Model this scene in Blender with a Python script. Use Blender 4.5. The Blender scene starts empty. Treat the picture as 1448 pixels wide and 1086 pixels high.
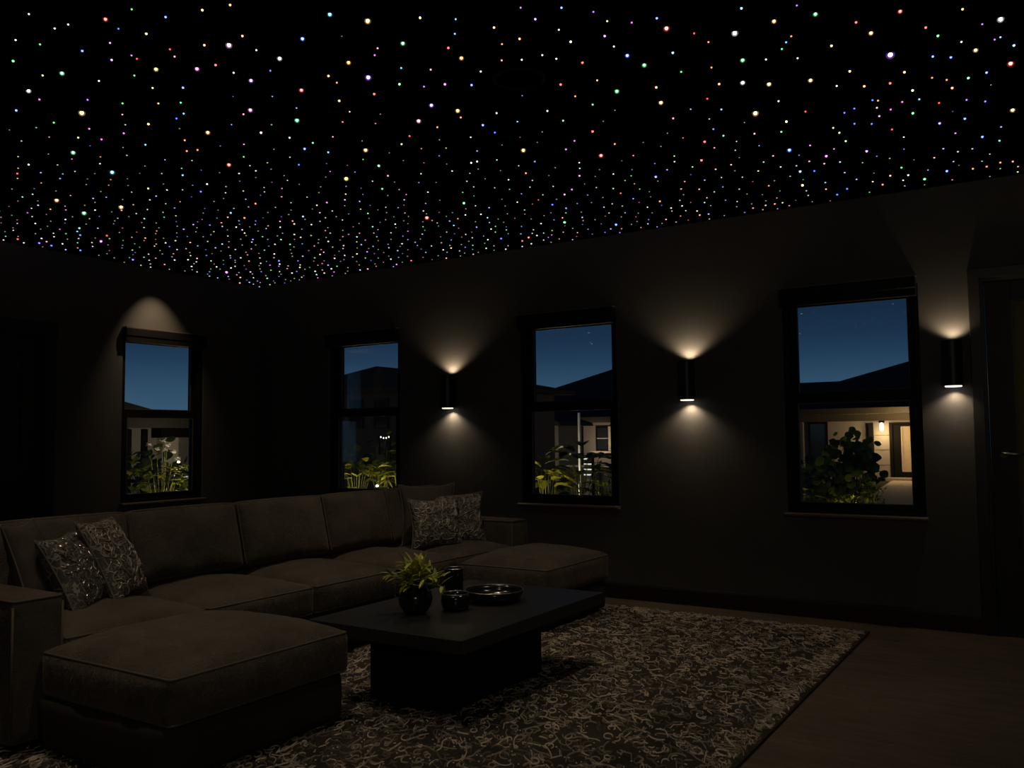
import bpy, bmesh, math, random
from mathutils import Vector, Matrix, noise
import numpy as np
D = bpy.data
SC = bpy.context.scene
COL = SC.collection
PI = math.pi
R = math.radians

# ------------------------------------------------------------------ camera
F_PX = 1225.82
YAW, PITCH, ROLL = 0.567862, 0.0618669, -0.0111052
CAM = Vector((6.6897, -5.8494, 1.1840))
fw = Vector((-math.sin(YAW)*math.cos(PITCH), math.cos(YAW)*math.cos(PITCH), math.sin(PITCH)))
r0 = Vector((math.cos(YAW), math.sin(YAW), 0)); u0 = r0.cross(fw)
rt = math.cos(ROLL)*r0 + math.sin(ROLL)*u0
up = -math.sin(ROLL)*r0 + math.cos(ROLL)*u0
cd = D.cameras.new('camera'); cam = D.objects.new('camera', cd); COL.objects.link(cam)
cd.sensor_width = 36; cd.lens = F_PX*36/1448; cd.clip_start = 0.05; cd.clip_end = 400
m4 = Matrix((rt, up, -fw)).transposed().to_4x4(); m4.translation = CAM
cam.matrix_world = m4
SC.camera = cam

# ------------------------------------------------------------------ exposure
SC.view_settings.view_transform = 'Standard'
SC.view_settings.look = 'None'
SC.view_settings.exposure = 0
SC.view_settings.gamma = 1
SC.view_settings.use_curve_mapping = False

# ------------------------------------------------------------------ dusk sky
w = D.worlds.new('dusk_sky'); SC.world = w; w.use_nodes = True
nt = w.node_tree; nt.nodes.clear()
wo = nt.nodes.new('ShaderNodeOutputWorld'); bg = nt.nodes.new('ShaderNodeBackground')
tc = nt.nodes.new('ShaderNodeTexCoord'); sx = nt.nodes.new('ShaderNodeSeparateXYZ')
cr = nt.nodes.new('ShaderNodeValToRGB')
e = cr.color_ramp.elements
e[0].position = 0.0; e[0].color = (0.044, 0.102, 0.160, 1)
e[1].position = 1.0; e[1].color = (0.002, 0.006, 0.016, 1)
for pos, c in ((0.03, (0.044, 0.104, 0.168, 1)), (0.06, (0.030, 0.078, 0.138, 1)), (0.085, (0.018, 0.050, 0.100, 1)), (0.108, (0.0110, 0.0330, 0.0720, 1)), (0.155, (0.0066, 0.0200, 0.0470, 1)), (0.3, (0.004, 0.011, 0.028, 1))):
    q = e.new(pos); q.color = c
nt.links.new(tc.outputs['Generated'], sx.inputs[0]); nt.links.new(sx.outputs['Z'], cr.inputs[0])
nt.links.new(cr.outputs[0], bg.inputs[0]); nt.links.new(bg.outputs[0], wo.inputs[0])
bg.inputs[1].default_value = 1.0

# ------------------------------------------------------------------ lamps
def spot(name, loc, target, power, color, size, blend, radius=0.03):
    l = D.lights.new(name, 'SPOT'); l.energy = power; l.color = color; l.spot_size = R(size); l.spot_blend = blend
    l.shadow_soft_size = radius
    o = D.objects.new(name, l); COL.objects.link(o); o.location = loc
    o.rotation_euler = (Vector(target)-Vector(loc)).to_track_quat('-Z', 'Y').to_euler()
    return o
def point(name, loc, power, color, radius=0.03):
    l = D.lights.new(name, 'POINT'); l.energy = power; l.color = color; l.shadow_soft_size = radius
    o = D.objects.new(name, l); COL.objects.link(o); o.location = loc
    return o
WARM = (1.0, 0.72, 0.46)
# added overhead lamps to light sofa, rug and floor, each inside a dark snoot
SOFT = (1.0, 0.80, 0.57)
ADDED_DOWNLIGHTS = (((3.15, -4.05, 2.690), (3.12, -3.92, 0), 23, 84), ((4.35, -3.75, 2.690), (4.35, -3.62, 0), 21, 84), ((5.10, -2.10, 2.690), (5.06, -2.00, 0), 26, 84),
              ((6.9, -2.15, 2.690), (6.8, -2.05, 0), 7, 84), ((3.20, -2.45, 2.690), (3.18, -2.35, 0), 12, 84), ((3.60, -1.75, 2.690), (3.50, -1.62, 0), 26, 84))
for L, T_, p_, s_ in ADDED_DOWNLIGHTS: spot('added_downlight_lamp', L, T_, p_, SOFT, s_, 1.0, 0.008)
spot('lamp_wall_wash', (0.32, -1.21, 2.690), (0.0, -1.18, 1.88), 23, (1.0, 0.72, 0.45), 66, 1.0, 0.008)
SCONCES = (2.37, 4.46, 6.132)
for i, sxx in enumerate(SCONCES):
    dz = .028 if i == 2 else 0; kk = (.9, 1.0, .62)[i]
    spot('sconce_up_lamp', (sxx, -0.055, 1.700+dz), (sxx, -0.045, 3), 5.9*kk, (1.0, 0.74, 0.48), 126, 0.65, 0.012)
    spot('sconce_down_lamp', (sxx, -0.046, 1.428+dz), (sxx, -0.036, 0), 6.3*kk, (1.0, 0.76, 0.52), 130, 0.70, 0.010)
point('fill_light_behind_viewer', (7.4, -6.6, 2.0), 23, (1.0, 0.86, 0.68), 0.25)  # unseen soft fill light added to lift the walls
# garden and porch lamps
GW = (1.0, 0.80, 0.38)
GL = [((-3.45, 1.75, 0.36), 16, GW), ((-4.55, 2.45, 0.92), 5, (1, .86, .68)), ((-2.42, 3.55, 0.50), 12, GW), ((-1.66, 3.62, 0.56), 13, GW),
      ((0.80, 3.45, 0.35), 8, GW), ((1.70, 3.9, 0.20), 4, GW), ((4.78, 4.45, 0.30), 2.2, GW), ((3.95, 4.3, 0.25), 1.0, GW), ((-0.62, 7.45, 0.15), 26, (1, .88, .66))]
for L, p_, c_ in GL: point('garden_lamp', L, p_, c_, 0.03)
point('porch_lamp_light', (1.42, 25.60, 1.18), 26, (1, .66, .30), 0.06)
point('path_fill_light', (2.3, 24.4, 1.55), 105, (1, .66, .32), 0.06)  # added light without a fitting, brightens the path
point('neighbour_wall_light', (-9.2, 24.9, 0.9), 26, (1, .74, .50), 0.1)
point('neighbour_yard_light', (-9.9, 19.6, 0.6), 26, (1, .80, .58), 0.1)
point('side_house_light', (-14.2, 9.7, 1.2), 18, (1, .80, .55), 0.1)
point('hall_light', (6.75, 0.9, 1.5), 0.9, (1, .80, .42), 0.1)

# ------------------------------------------------------------------ materials
MATS = {}
def newmat(name):
    m = D.materials.new(name); m.use_nodes = True
    n = m.node_tree; b = n.nodes['Principled BSDF']
    MATS[name] = m
    return m, n, b
def N(n, t, **kw):
    x = n.nodes.new(t)
    for k, v in kw.items():
        if k in x.inputs.keys(): x.inputs[k].default_value = v
        else: setattr(x, k, v)
    return x
def mix_col(n, fac, a, b):
    x = n.nodes.new('ShaderNodeMix'); x.data_type = 'RGBA'
    if hasattr(fac, 'is_output'): n.links.new(fac, x.inputs[0])
    else: x.inputs[0].default_value = fac
    for i, v in ((6, a), (7, b)):
        if hasattr(v, 'is_output'): n.links.new(v, x.inputs[i])
        else: x.inputs[i].default_value = (*v, 1)
    return x.outputs[2]
def mathn(n, op, a, b=None, c=None, clamp=False):
    x = n.nodes.new('ShaderNodeMath'); x.operation = op; x.use_clamp = clamp
    for i, v in enumerate((a, b, c)):
        if v is None: continue
        if hasattr(v, 'is_output'): n.links.new(v, x.inputs[i])
        else: x.inputs[i].default_value = v
    return x.outputs[0]
def ramp(n, src, lo, hi, a=0.0, b=1.0):
    x = n.nodes.new('ShaderNodeMapRange'); x.clamp = True
    n.links.new(src, x.inputs[0])
    for i, v in ((1, lo), (2, hi), (3, a), (4, b)): x.inputs[i].default_value = v
    return x.outputs[0]
def bump(n, b, height, strength, dist):
    x = N(n, 'ShaderNodeBump'); x.inputs['Strength'].default_value = strength; x.inputs['Distance'].default_value = dist
    n.links.new(height, x.inputs['Height']); n.links.new(x.outputs[0], b.inputs['Normal'])
def objco(n, scale=(1, 1, 1)):
    t = n.nodes.new('ShaderNodeTexCoord'); mp = n.nodes.new('ShaderNodeMapping'); mp.inputs['Scale'].default_value = scale
    n.links.new(t.outputs['Object'], mp.inputs[0]); return mp.outputs[0]
def noise_t(n, co, scale, detail=2, rough=0.5, dist=0.0):
    x = N(n, 'ShaderNodeTexNoise'); x.inputs['Scale'].default_value = scale; x.inputs['Detail'].default_value = detail
    x.inputs['Roughness'].default_value = rough; x.inputs['Distortion'].default_value = dist
    n.links.new(co, x.inputs['Vector']); return x.outputs['Fac']
def plain(name, col, rough=0.5, metal=0.0, spec=0.5, var=0.12, vscale=9, bstr=0.0, bscale=60, bdist=0.002):
    m, n, b = newmat(name)
    co = objco(n)
    f = noise_t(n, co, vscale, 4)
    lo = tuple(c*(1-var) for c in col); hi = tuple(min(1, c*(1+var)) for c in col)
    n.links.new(mix_col(n, f, lo, hi), b.inputs['Base Color'])
    b.inputs['Roughness'].default_value = rough; b.inputs['Metallic'].default_value = metal
    b.inputs['Specular IOR Level'].default_value = spec
    if bstr: bump(n, b, noise_t(n, co, bscale, 3), bstr, bdist)
    return m
M_wall = plain('charcoal_wall_paint', (0.098, 0.095, 0.088), 0.75, spec=0.3, var=0.10, vscale=2.2, bstr=0.25, bscale=22, bdist=0.004)
M_black_ceiling = plain('black_ceiling_felt', (0.0009, 0.0009, 0.001), 0.95, spec=0.0)
M_speaker = plain('speaker_black', (0.006, 0.006, 0.006), 0.7, spec=0.2)
M_trim = plain('black_trim_paint', (0.026, 0.024, 0.021), 0.38, spec=0.45, var=0.08)
M_frame = plain('black_window_frame', (0.006, 0.0055, 0.005), 0.6, spec=0.25)
M_bead = plain('highlight_glazing_bead', (0.10, 0.085, 0.06), 0.4, spec=0.5)  # lighter than the frame, so the edge glints are in the colour
M_sill = plain('dark_timber_sill', (0.15, 0.12, 0.09), 0.4, spec=0.5)
M_door = plain('black_door_paint', (0.022, 0.021, 0.018), 0.5, spec=0.4)
M_sconce = plain('black_powder_coat', (0.012, 0.012, 0.012), 0.4, spec=0.5)
M_steel = plain('brushed_steel', (0.55, 0.52, 0.48), 0.3, metal=1.0)
M_table = plain('black_stained_table', (0.020, 0.0205, 0.021), 0.38, spec=0.5, var=0.45, vscale=5)
M_plinth = plain('matt_black_plinth', (0.008, 0.008, 0.008), 0.7, spec=0.2)
M_gloss = plain('black_glazed_ceramic', (0.010, 0.010, 0.010), 0.16, spec=0.6)
M_smoke = plain('smoked_black_glass', (0.012, 0.011, 0.010), 0.08, spec=0.7)
M_rim = plain('silvered_rim', (0.65, 0.62, 0.58), 0.3, metal=1.0)
M_copper = plain('reflection_copper', (0.32, 0.22, 0.14), 0.3, metal=1.0)  # copper tone stands in for the amber reflection inside the bowl
M_leaf_in = plain('yellow_green_leaf', (0.44, 0.46, 0.045), 0.45, var=0.35, vscale=22)
M_leaf_in2 = plain('deep_green_leaf', (0.16, 0.24, 0.03), 0.45, var=0.3, vscale=22)
M_stem_in = plain('green_stem', (0.20, 0.24, 0.04), 0.5)
M_soil = plain('dark_soil', (0.02, 0.015, 0.01), 0.9, spec=0.1)
M_sofa_piping = plain('sofa_piping_cord', (0.105, 0.088, 0.07), 0.6, spec=0.3)
M_base_fabric = plain('sofa_base_fabric', (0.040, 0.034, 0.028), 0.85, spec=0.2, var=0.25, vscale=14, bstr=0.3, bscale=300, bdist=0.001)
# outdoor
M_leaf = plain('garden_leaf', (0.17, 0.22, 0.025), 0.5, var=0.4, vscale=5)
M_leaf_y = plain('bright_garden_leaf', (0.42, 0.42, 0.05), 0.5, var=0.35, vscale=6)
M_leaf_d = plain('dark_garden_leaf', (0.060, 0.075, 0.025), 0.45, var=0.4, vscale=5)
M_stalk = plain('plant_stalk', (0.20, 0.20, 0.05), 0.6)
M_petal = plain('white_petal', (0.85, 0.80, 0.70), 0.6)
M_render = plain('grey_house_render', (0.30, 0.28, 0.25), 0.9, spec=0.1, var=0.12, vscale=1.3)
M_render_d = plain('dark_house_cladding', (0.14, 0.13, 0.12), 0.9, spec=0.1)
M_roof = plain('dark_roof_tiles', (0.055, 0.055, 0.056), 0.85, spec=0.1, var=0.3, vscale=3)
M_fascia = plain('dark_bronze_fascia', (0.07, 0.062, 0.045), 0.7, spec=0.2)
M_soffit = plain('pale_soffit', (0.35, 0.31, 0.22), 0.8, spec=0.1)
M_hframe = plain('house_frame_paint', (0.007, 0.0065, 0.006), 0.7, spec=0.1)
M_pale = plain('pale_house_trim', (0.55, 0.48, 0.38), 0.7)
M_hglass = plain('dark_house_glass', (0.02, 0.026, 0.032), 0.1, spec=0.6)
M_white = plain('white_powder_coat', (0.80, 0.78, 0.72), 0.5)
M_path = plain('concrete_path', (0.42, 0.36, 0.28), 0.85, spec=0.15, var=0.2, vscale=2)
M_lawn = plain('night_lawn', (0.030, 0.040, 0.012), 0.95, spec=0.05, var=0.5, vscale=3, bstr=0.6, bscale=40, bdist=0.02)
M_fence = plain('dark_garden_wall', (0.06, 0.055, 0.05), 0.9, spec=0.1)

def emis(name, col, strength):
    m = D.materials.new(name); m.use_nodes = True; n = m.node_tree; n.nodes.clear()
    o = n.nodes.new('ShaderNodeOutputMaterial'); x = n.nodes.new('ShaderNodeEmission')
    x.inputs[0].default_value = (*col, 1); x.inputs[1].default_value = strength
    n.links.new(x.outputs[0], o.inputs[0]); return m
def halo_mat(name, col, strength, mixf):
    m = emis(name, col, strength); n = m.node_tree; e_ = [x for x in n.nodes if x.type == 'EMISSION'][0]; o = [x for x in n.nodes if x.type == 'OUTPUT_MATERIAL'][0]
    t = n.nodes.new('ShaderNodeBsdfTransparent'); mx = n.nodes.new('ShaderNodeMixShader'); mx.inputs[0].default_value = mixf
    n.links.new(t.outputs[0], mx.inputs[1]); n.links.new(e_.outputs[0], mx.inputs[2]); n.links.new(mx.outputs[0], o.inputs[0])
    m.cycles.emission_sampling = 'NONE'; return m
M_led = emis('warm_led_diffuser', (1.0, 0.93, 0.86), 2.2)
M_bulb = emis('lit_bulb', (1.0, 0.80, 0.42), 5.0)
M_bulbw = emis('lit_white_bulb', (1.0, 0.88, 0.66), 3.0)
M_barlight = emis('lit_louvre', (0.95, 0.92, 0.86), 0.8)
M_litwin = emis('lit_window', (0.75, 0.50, 0.22), 0.20)

def glass_mat(name, ior, tint, rough=0.0):
    m = D.materials.new(name); m.use_nodes = True; n = m.node_tree; n.nodes.clear()
    o = n.nodes.new('ShaderNodeOutputMaterial'); t = n.nodes.new('ShaderNodeBsdfTransparent'); g = n.nodes.new('ShaderNodeBsdfGlossy')
    fr = n.nodes.new('ShaderNodeFresnel'); mx = n.nodes.new('ShaderNodeMixShader')
    fr.inputs[0].default_value = ior; t.inputs[0].default_value = (*tint, 1); g.inputs['Roughness'].default_value = rough
    n.links.new(fr.outputs[0], mx.inputs[0]); n.links.new(t.outputs[0], mx.inputs[1]); n.links.new(g.outputs[0], mx.inputs[2])
    n.links.new(mx.outputs[0], o.inputs[0]); return m
M_glass = glass_mat('window_glass', 1.35, (0.97, 0.98, 0.98))
def frosted():
    m = D.materials.new('obscured_door_glass'); m.use_nodes = True; n = m.node_tree; n.nodes.clear()
    o = n.nodes.new('ShaderNodeOutputMaterial'); t = n.nodes.new('ShaderNodeBsdfTranslucent'); g = n.nodes.new('ShaderNodeBsdfDiffuse')
    mx = n.nodes.new('ShaderNodeMixShader'); t.inputs[0].default_value = (0.5, 0.45, 0.25, 1); g.inputs[0].default_value = (0.10, 0.09, 0.06, 1)
    mx.inputs[0].default_value = 0.4
    n.links.new(t.outputs[0], mx.inputs[1]); n.links.new(g.outputs[0], mx.inputs[2]); n.links.new(mx.outputs[0], o.inputs[0]); return m
M_frost = frosted()

def sofa_fabric():
    m, n, b = newmat('brown_brushed_velvet')
    co = objco(n)
    big = noise_t(n, co, 5, 4, 0.6, 0.6)
    swirl = noise_t(n, co, 16, 2, 0.5, 2.2)
    lines = ramp(n, mathn(n, 'ABSOLUTE', mathn(n, 'SUBTRACT', swirl, 0.5)), 0.0, 0.035, 1, 0)
    c = mix_col(n, ramp(n, big, 0.3, 0.7), (0.056, 0.047, 0.038), (0.108, 0.091, 0.073))
    c = mix_col(n, mathn(n, 'MULTIPLY', lines, 0.22), c, (0.17, 0.14, 0.11))
    n.links.new(c, b.inputs['Base Color'])
    b.inputs['Roughness'].default_value = 0.8; b.inputs['Specular IOR Level'].default_value = 0.2
    b.inputs['Sheen Weight'].default_value = 0.25; b.inputs['Sheen Roughness'].default_value = 0.4; b.inputs['Sheen Tint'].default_value = (0.8, 0.66, 0.5, 1)
    h = mathn(n, 'ADD', mathn(n, 'MULTIPLY', lines, 0.5), noise_t(n, co, 30, 4, 0.6, 1.0))
    bump(n, b, h, 0.6, 0.008)
    return m
M_sofa = sofa_fabric()

def squiggle(n, co, s, width):
    """winding cord lines: contour lines of two distorted noises, broken into pieces"""
    a = noise_t(n, co, s, 1, 0.4, 0.9)
    la = ramp(n, mathn(n, 'ABSOLUTE', mathn(n, 'SUBTRACT', mathn(n, 'FRACT', mathn(n, 'MULTIPLY', a, 5.5)), 0.5)), width*0.5, width, 1, 0)
    mp = n.nodes.new('ShaderNodeMapping'); mp.inputs['Location'].default_value = (7.3, 3.1, 1.7); n.links.new(co, mp.inputs[0])
    v = n.nodes.new('ShaderNodeTexVoronoi'); v.feature = 'DISTANCE_TO_EDGE'; v.inputs['Scale'].default_value = s*0.95
    nd = n.nodes.new('ShaderNodeTexNoise'); nd.inputs['Scale'].default_value = s*0.8; n.links.new(mp.outputs[0], nd.inputs['Vector'])
    mv = n.nodes.new('ShaderNodeMix'); mv.data_type = 'RGBA'; mv.blend_type = 'LINEAR_LIGHT'; mv.inputs[0].default_value = 0.9/s
    n.links.new(mp.outputs[0], mv.inputs[6]); n.links.new(nd.outputs['Color'], mv.inputs[7]); n.links.new(mv.outputs[2], v.inputs['Vector'])
    lv = ramp(n, v.outputs['Distance'], width*0.22, width*0.42, 1, 0)
    msk = noise_t(n, mp.outputs[0], s*0.75, 2, 0.5)
    m1 = ramp(n, msk, 0.47, 0.51); m2 = ramp(n, msk, 0.50, 0.54, 1, 0)
    return mathn(n, 'MAXIMUM', mathn(n, 'MULTIPLY', la, m1), mathn(n, 'MULTIPLY', lv, m2))
def rug_mat():
    m, n, b = newmat('taupe_squiggle_rug')
    co = objco(n)
    fine = noise_t(n, co, 120, 3, 0.6); mid_ = noise_t(n, co, 22, 3, 0.6, 1.0)
    patch = noise_t(n, co, 3.5, 3, 0.6)
    base = mix_col(n, ramp(n, patch, 0.3, 0.7), (0.030, 0.026, 0.021), (0.072, 0.062, 0.050))
    c = mix_col(n, ramp(n, mid_, 0.45, 0.7, 0.0, 0.55), base, (0.11, 0.095, 0.076))
    c = mix_col(n, ramp(n, fine, 0.35, 0.6, 0.6, 0.0), c, (0.012, 0.010, 0.008))
    n.links.new(c, b.inputs['Base Color'])
    b.inputs['Roughness'].default_value = 0.9; b.inputs['Specular IOR Level'].default_value = 0.1
    bump(n, b, fine, 0.8, 0.006)
    return m
M_rug = rug_mat()
def pillow_mat(name, s, lines, sheen):
    m, n, b = newmat(name)
    co = objco(n)
    L = squiggle(n, co, s, 0.22)
    base = mix_col(n, noise_t(n, co, 30, 2), (0.040, 0.036, 0.032), (0.12, 0.108, 0.095))
    n.links.new(mix_col(n, mathn(n, 'MULTIPLY', L, .45), base, lines), b.inputs['Base Color'])
    b.inputs['Roughness'].default_value = 0.6
    bump(n, b, mathn(n, 'ADD', L, mathn(n, 'MULTIPLY', noise_t(n, co, 140, 2), 0.3)), 0.7, 0.004)
    return m
M_pil_pat = pillow_mat('silver_corded_pillow', 20, (0.52, 0.46, 0.39), 0.35)
M_pil_seq = pillow_mat('sequined_pillow', 24, (0.55, 0.50, 0.44), 0.85)
M_pil_plain = plain('plain_brown_pillow', (0.085, 0.072, 0.060), 0.85, spec=0.2, var=0.2, vscale=14, bstr=0.3, bscale=40, bdist=0.004)
M_pil_edge = plain('pillow_edge_cord', (0.17, 0.15, 0.12), 0.7, spec=0.2)
M_cords = [plain('rug_cord_%s' % k_, c_, 0.6, spec=0.3, var=0.3, vscale=30) for k_, c_ in (('dark', (.15, .128, .10)), ('taupe', (.32, .275, .22)), ('light', (.62, .54, .44)))]
M_pcord = plain('silver_pillow_cord', (.46, .41, .35), 0.35, metal=.35, var=.3, vscale=30)
M_pscale = plain('silver_sequin', (.55, .50, .44), 0.25, metal=.9, var=.3, vscale=40)
def floor_mat():
    m, n, b = newmat('brown_floor')
    co = objco(n, (1, 1, 1))
    big = noise_t(n, co, 1.3, 5, 0.6, 0.8); st = noise_t(n, objco(n, (2.0, 9.0, 1)), 2.0, 4, 0.6, 0.6)
    sw = noise_t(n, co, 9, 2, 0.5, 2.4)
    ln = ramp(n, mathn(n, 'ABSOLUTE', mathn(n, 'SUBTRACT', sw, 0.5)), 0.0, 0.02, 1, 0)
    c = mix_col(n, ramp(n, mathn(n, 'ADD', mathn(n, 'MULTIPLY', big, 0.5), mathn(n, 'MULTIPLY', st, 0.5)), 0.35, 0.65), (0.070, 0.054, 0.040), (0.150, 0.116, 0.086))
    c = mix_col(n, mathn(n, 'MULTIPLY', ln, 0.16), c, (0.27, 0.21, 0.16))
    n.links.new(c, b.inputs['Base Color']); b.inputs['Roughness'].default_value = 0.7; b.inputs['Specular IOR Level'].default_value = 0.25
    bump(n, b, mathn(n, 'ADD', ln, noise_t(n, co, 40, 3)), 0.2, 0.003)
    return m
M_floor = floor_mat()

# ------------------------------------------------------------------ mesh helpers
ROOTM = {}
class MB:
    def __init__(s): s.v = []; s.f = []; s.mi = []
    def add(s, vs, fs, mi=0):
        o = len(s.v); s.v += [Vector(x) for x in vs]; s.f += [tuple(i+o for i in f) for f in fs]; s.mi += [mi]*len(fs)
    def box(s, x0, x1, y0, y1, z0, z1, mi=0):
        vs = [(x, y, z) for x in (x0, x1) for y in (y0, y1) for z in (z0, z1)]
        s.add(vs, [(0, 1, 3, 2), (4, 6, 7, 5), (0, 4, 5, 1), (2, 3, 7, 6), (0, 2, 6, 4), (1, 5, 7, 3)], mi)
    def grid(s, rows, cols, fn, mi=0, closed_c=False):
        vs = [fn(i, j) for i in range(rows) for j in range(cols)]
        fs = []
        for i in range(rows-1):
            for j in range(cols if closed_c else cols-1):
                k = (j+1) % cols
                fs.append((i*cols+j, i*cols+k, (i+1)*cols+k, (i+1)*cols+j))
        s.add(vs, fs, mi)
    def lathe(s, c, prof, seg=32, axis='z', mi=0):
        def fn(i, j):
            r, z = prof[i]; a = 2*PI*j/seg
            if axis == 'z': return (c[0]+r*math.cos(a), c[1]+r*math.sin(a), c[2]+z)
            if axis == 'y': return (c[0]+r*math.cos(a), c[1]+z, c[2]+r*math.sin(a))
            return (c[0]+z, c[1]+r*math.cos(a), c[2]+r*math.sin(a))
        s.grid(len(prof), seg, fn, mi, True)
    def tube(s, pts, r, seg=6, closed=False, mi=0):
        P = [Vector(p) for p in pts]; n = len(P); rings = []
        up_ = Vector((0, 0, 1)); prev = None
        for i in range(n):
            a = P[(i-1) % n] if (closed or i > 0) else P[i]; b = P[(i+1) % n] if (closed or i < n-1) else P[i]
            t = (b-a); t = t.normalized() if t.length > 1e-9 else Vector((0, 0, 1))
            if prev is None:
                q = up_ if abs(t.dot(up_)) < 0.9 else Vector((1, 0, 0)); x = (q - t*q.dot(t)).normalized()
            else:
                x = prev - t*prev.dot(t); x = x.normalized() if x.length > 1e-6 else t.orthogonal().normalized()
            prev = x; y = t.cross(x); rr = r(i/(n-1)) if callable(r) else r
            rings.append([P[i]+x*rr*math.cos(2*PI*k/seg)+y*rr*math.sin(2*PI*k/seg) for k in range(seg)])
        o = len(s.v); s.v += [q for ring in rings for q in ring]
        for i in range(n if closed else n-1):
            i2 = (i+1) % n
            for k in range(seg):
                k2 = (k+1) % seg
                s.f.append((o+i*seg+k, o+i*seg+k2, o+i2*seg+k2, o+i2*seg+k)); s.mi.append(mi)
        if not closed:
            s.f.append(tuple(o+k for k in range(seg))[::-1]); s.mi.append(mi)
            s.f.append(tuple(o+(n-1)*seg+k for k in range(seg))); s.mi.append(mi)
    def prism(s, poly, a, b, mi=0):
        """poly: list of (p,q) ; a,b: functions (p,q)->point for both caps"""
        n = len(poly)
        vs = [a(*q) for q in poly] + [b(*q) for q in poly]
        fs = [tuple(range(n))[::-1], tuple(range(n, 2*n))] + [(i, (i+1) % n, n+(i+1) % n, n+i) for i in range(n)]
        s.add(vs, fs, mi)
    def build(s, name, mat, parent=None, smooth=False, bevel=0, world=True, merge=False):
        me = D.meshes.new(name)
        vs = s.v
        root = parent
        while root is not None and root.parent is not None: root = root.parent
        if root is not None and world:
            inv = ROOTM[root.name].inverted(); vs = [inv @ q for q in vs]
        me.from_pydata([tuple(q) for q in vs], [], s.f)
        for mt in (mat if isinstance(mat, (list, tuple)) else [mat]): me.materials.append(mt)
        me.polygons.foreach_set('material_index', s.mi)
        bm = bmesh.new(); bm.from_mesh(me)
        if merge: bmesh.ops.remove_doubles(bm, verts=bm.verts, dist=1e-5)
        bmesh.ops.recalc_face_normals(bm, faces=bm.faces)
        bm.to_mesh(me); bm.free()
        if smooth: me.polygons.foreach_set('use_smooth', [True]*len(me.polygons))
        me.update()
        o = D.objects.new(name, me); COL.objects.link(o)
        if parent is not None: o.parent = parent
        if bevel:
            md = o.modifiers.new('edge', 'BEVEL'); md.width = bevel; md.segments = 2; md.limit_method = 'ANGLE'
        return o
def tag(o, label, cat, group=None, kind=None):
    o['label'] = label; o['category'] = cat
    if group: o['group'] = group
    if kind: o['kind'] = kind
    return o
def thing(name, label, cat, loc=(0, 0, 0), rotz=0, group=None, kind=None):
    o = D.objects.new(name, None); COL.objects.link(o); o.location = loc; o.rotation_euler = (0, 0, rotz)
    o.empty_display_size = 0.1
    ROOTM[o.name] = Matrix.Translation(loc) @ Matrix.Rotation(rotz, 4, 'Z')
    return tag(o, label, cat, group, kind)
def solo(name, mb, mat, label, cat, group=None, kind=None, **kw):
    """a thing that is a single mesh"""
    return tag(mb.build(name, mat, None, **kw), label, cat, group, kind)
def copy_tree(o, parent=None, loc=None, rotz=None):
    c = o.copy(); COL.objects.link(c)
    if parent is not None: c.parent = parent
    if loc is not None: c.location = loc
    if rotz is not None: c.rotation_euler = (0, 0, rotz)
    for ch in list(o.children): copy_tree(ch, c)
    return c

# ================================================================== ROOM
H = 2.70; XR, YF, TH = 8.4, -7.4, 0.20
RZ = 0.014                                  # top of the rug
def wall_cells(mb, us, zs, solid, P):
    """wall slab with rectangular openings; P(u,d,z)->point, d in 0..TH"""
    nu, nz = len(us)-1, len(zs)-1
    S = lambda i, j: 0 <= i < nu and 0 <= j < nz and solid((us[i]+us[i+1])/2, (zs[j]+zs[j+1])/2)
    for i in range(nu):
        for j in range(nz):
            if not S(i, j): continue
            a, b, c, d = us[i], us[i+1], zs[j], zs[j+1]
            mb.add([P(a, 0, c), P(b, 0, c), P(b, 0, d), P(a, 0, d)], [(0, 1, 2, 3)])
            mb.add([P(a, TH, c), P(b, TH, c), P(b, TH, d), P(a, TH, d)], [(3, 2, 1, 0)])
            if not S(i-1, j): mb.add([P(a, 0, c), P(a, TH, c), P(a, TH, d), P(a, 0, d)], [(0, 1, 2, 3)])
            if not S(i+1, j): mb.add([P(b, 0, c), P(b, TH, c), P(b, TH, d), P(b, 0, d)], [(0, 1, 2, 3)])
            if not S(i, j-1): mb.add([P(a, 0, c), P(b, 0, c), P(b, TH, c), P(a, TH, c)], [(0, 1, 2, 3)])
            if not S(i, j+1): mb.add([P(a, 0, d), P(b, 0, d), P(b, TH, d), P(a, TH, d)], [(0, 1, 2, 3)])
WZ0, WZ1 = 0.672, 2.115
WB = [(0.950, 1.795), (3.040, 3.885), (5.113, 5.948)]
WA = (-1.470, -0.655)
DB = (6.285, 7.125, 2.105)                  # door opening in the right wall
DA = (-2.960, -2.135, 2.035)                # door opening in the left wall
PB = lambda u, d, z: (u, d, z)
PA = lambda u, d, z: (-d, u, z)
def inside(u, z, ops): return any(a < u < b and c < z < d for a, b, c, d in ops)
opsB = [(a, b, WZ0, WZ1) for a, b in WB] + [(DB[0], DB[1], -0.01, DB[2])]
opsA = [(WA[0], WA[1], WZ0, WZ1), (DA[0], DA[1], -0.01, DA[2])]
mb = MB(); wall_cells(mb, sorted([-TH, XR+TH]+[q for o in opsB for q in o[:2]]), [-0.1, WZ0, WZ1-0.01, WZ1, H] if False else sorted({-0.1, WZ0, DB[2], WZ1, H}), lambda u, z: not inside(u, z, opsB), PB)
solo('wall_right', mb, M_wall, 'long charcoal painted wall with three windows and three sconces', 'wall', kind='structure')
mb = MB(); wall_cells(mb, sorted([YF-TH, 0.0]+[q for o in opsA for q in o[:2]]), sorted({-0.1, WZ0, DA[2], WZ1, H}), lambda u, z: not inside(u, z, opsA), PA)
solo('wall_left', mb, M_wall, 'charcoal painted wall behind the sofa with one window', 'wall', kind='structure')
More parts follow.
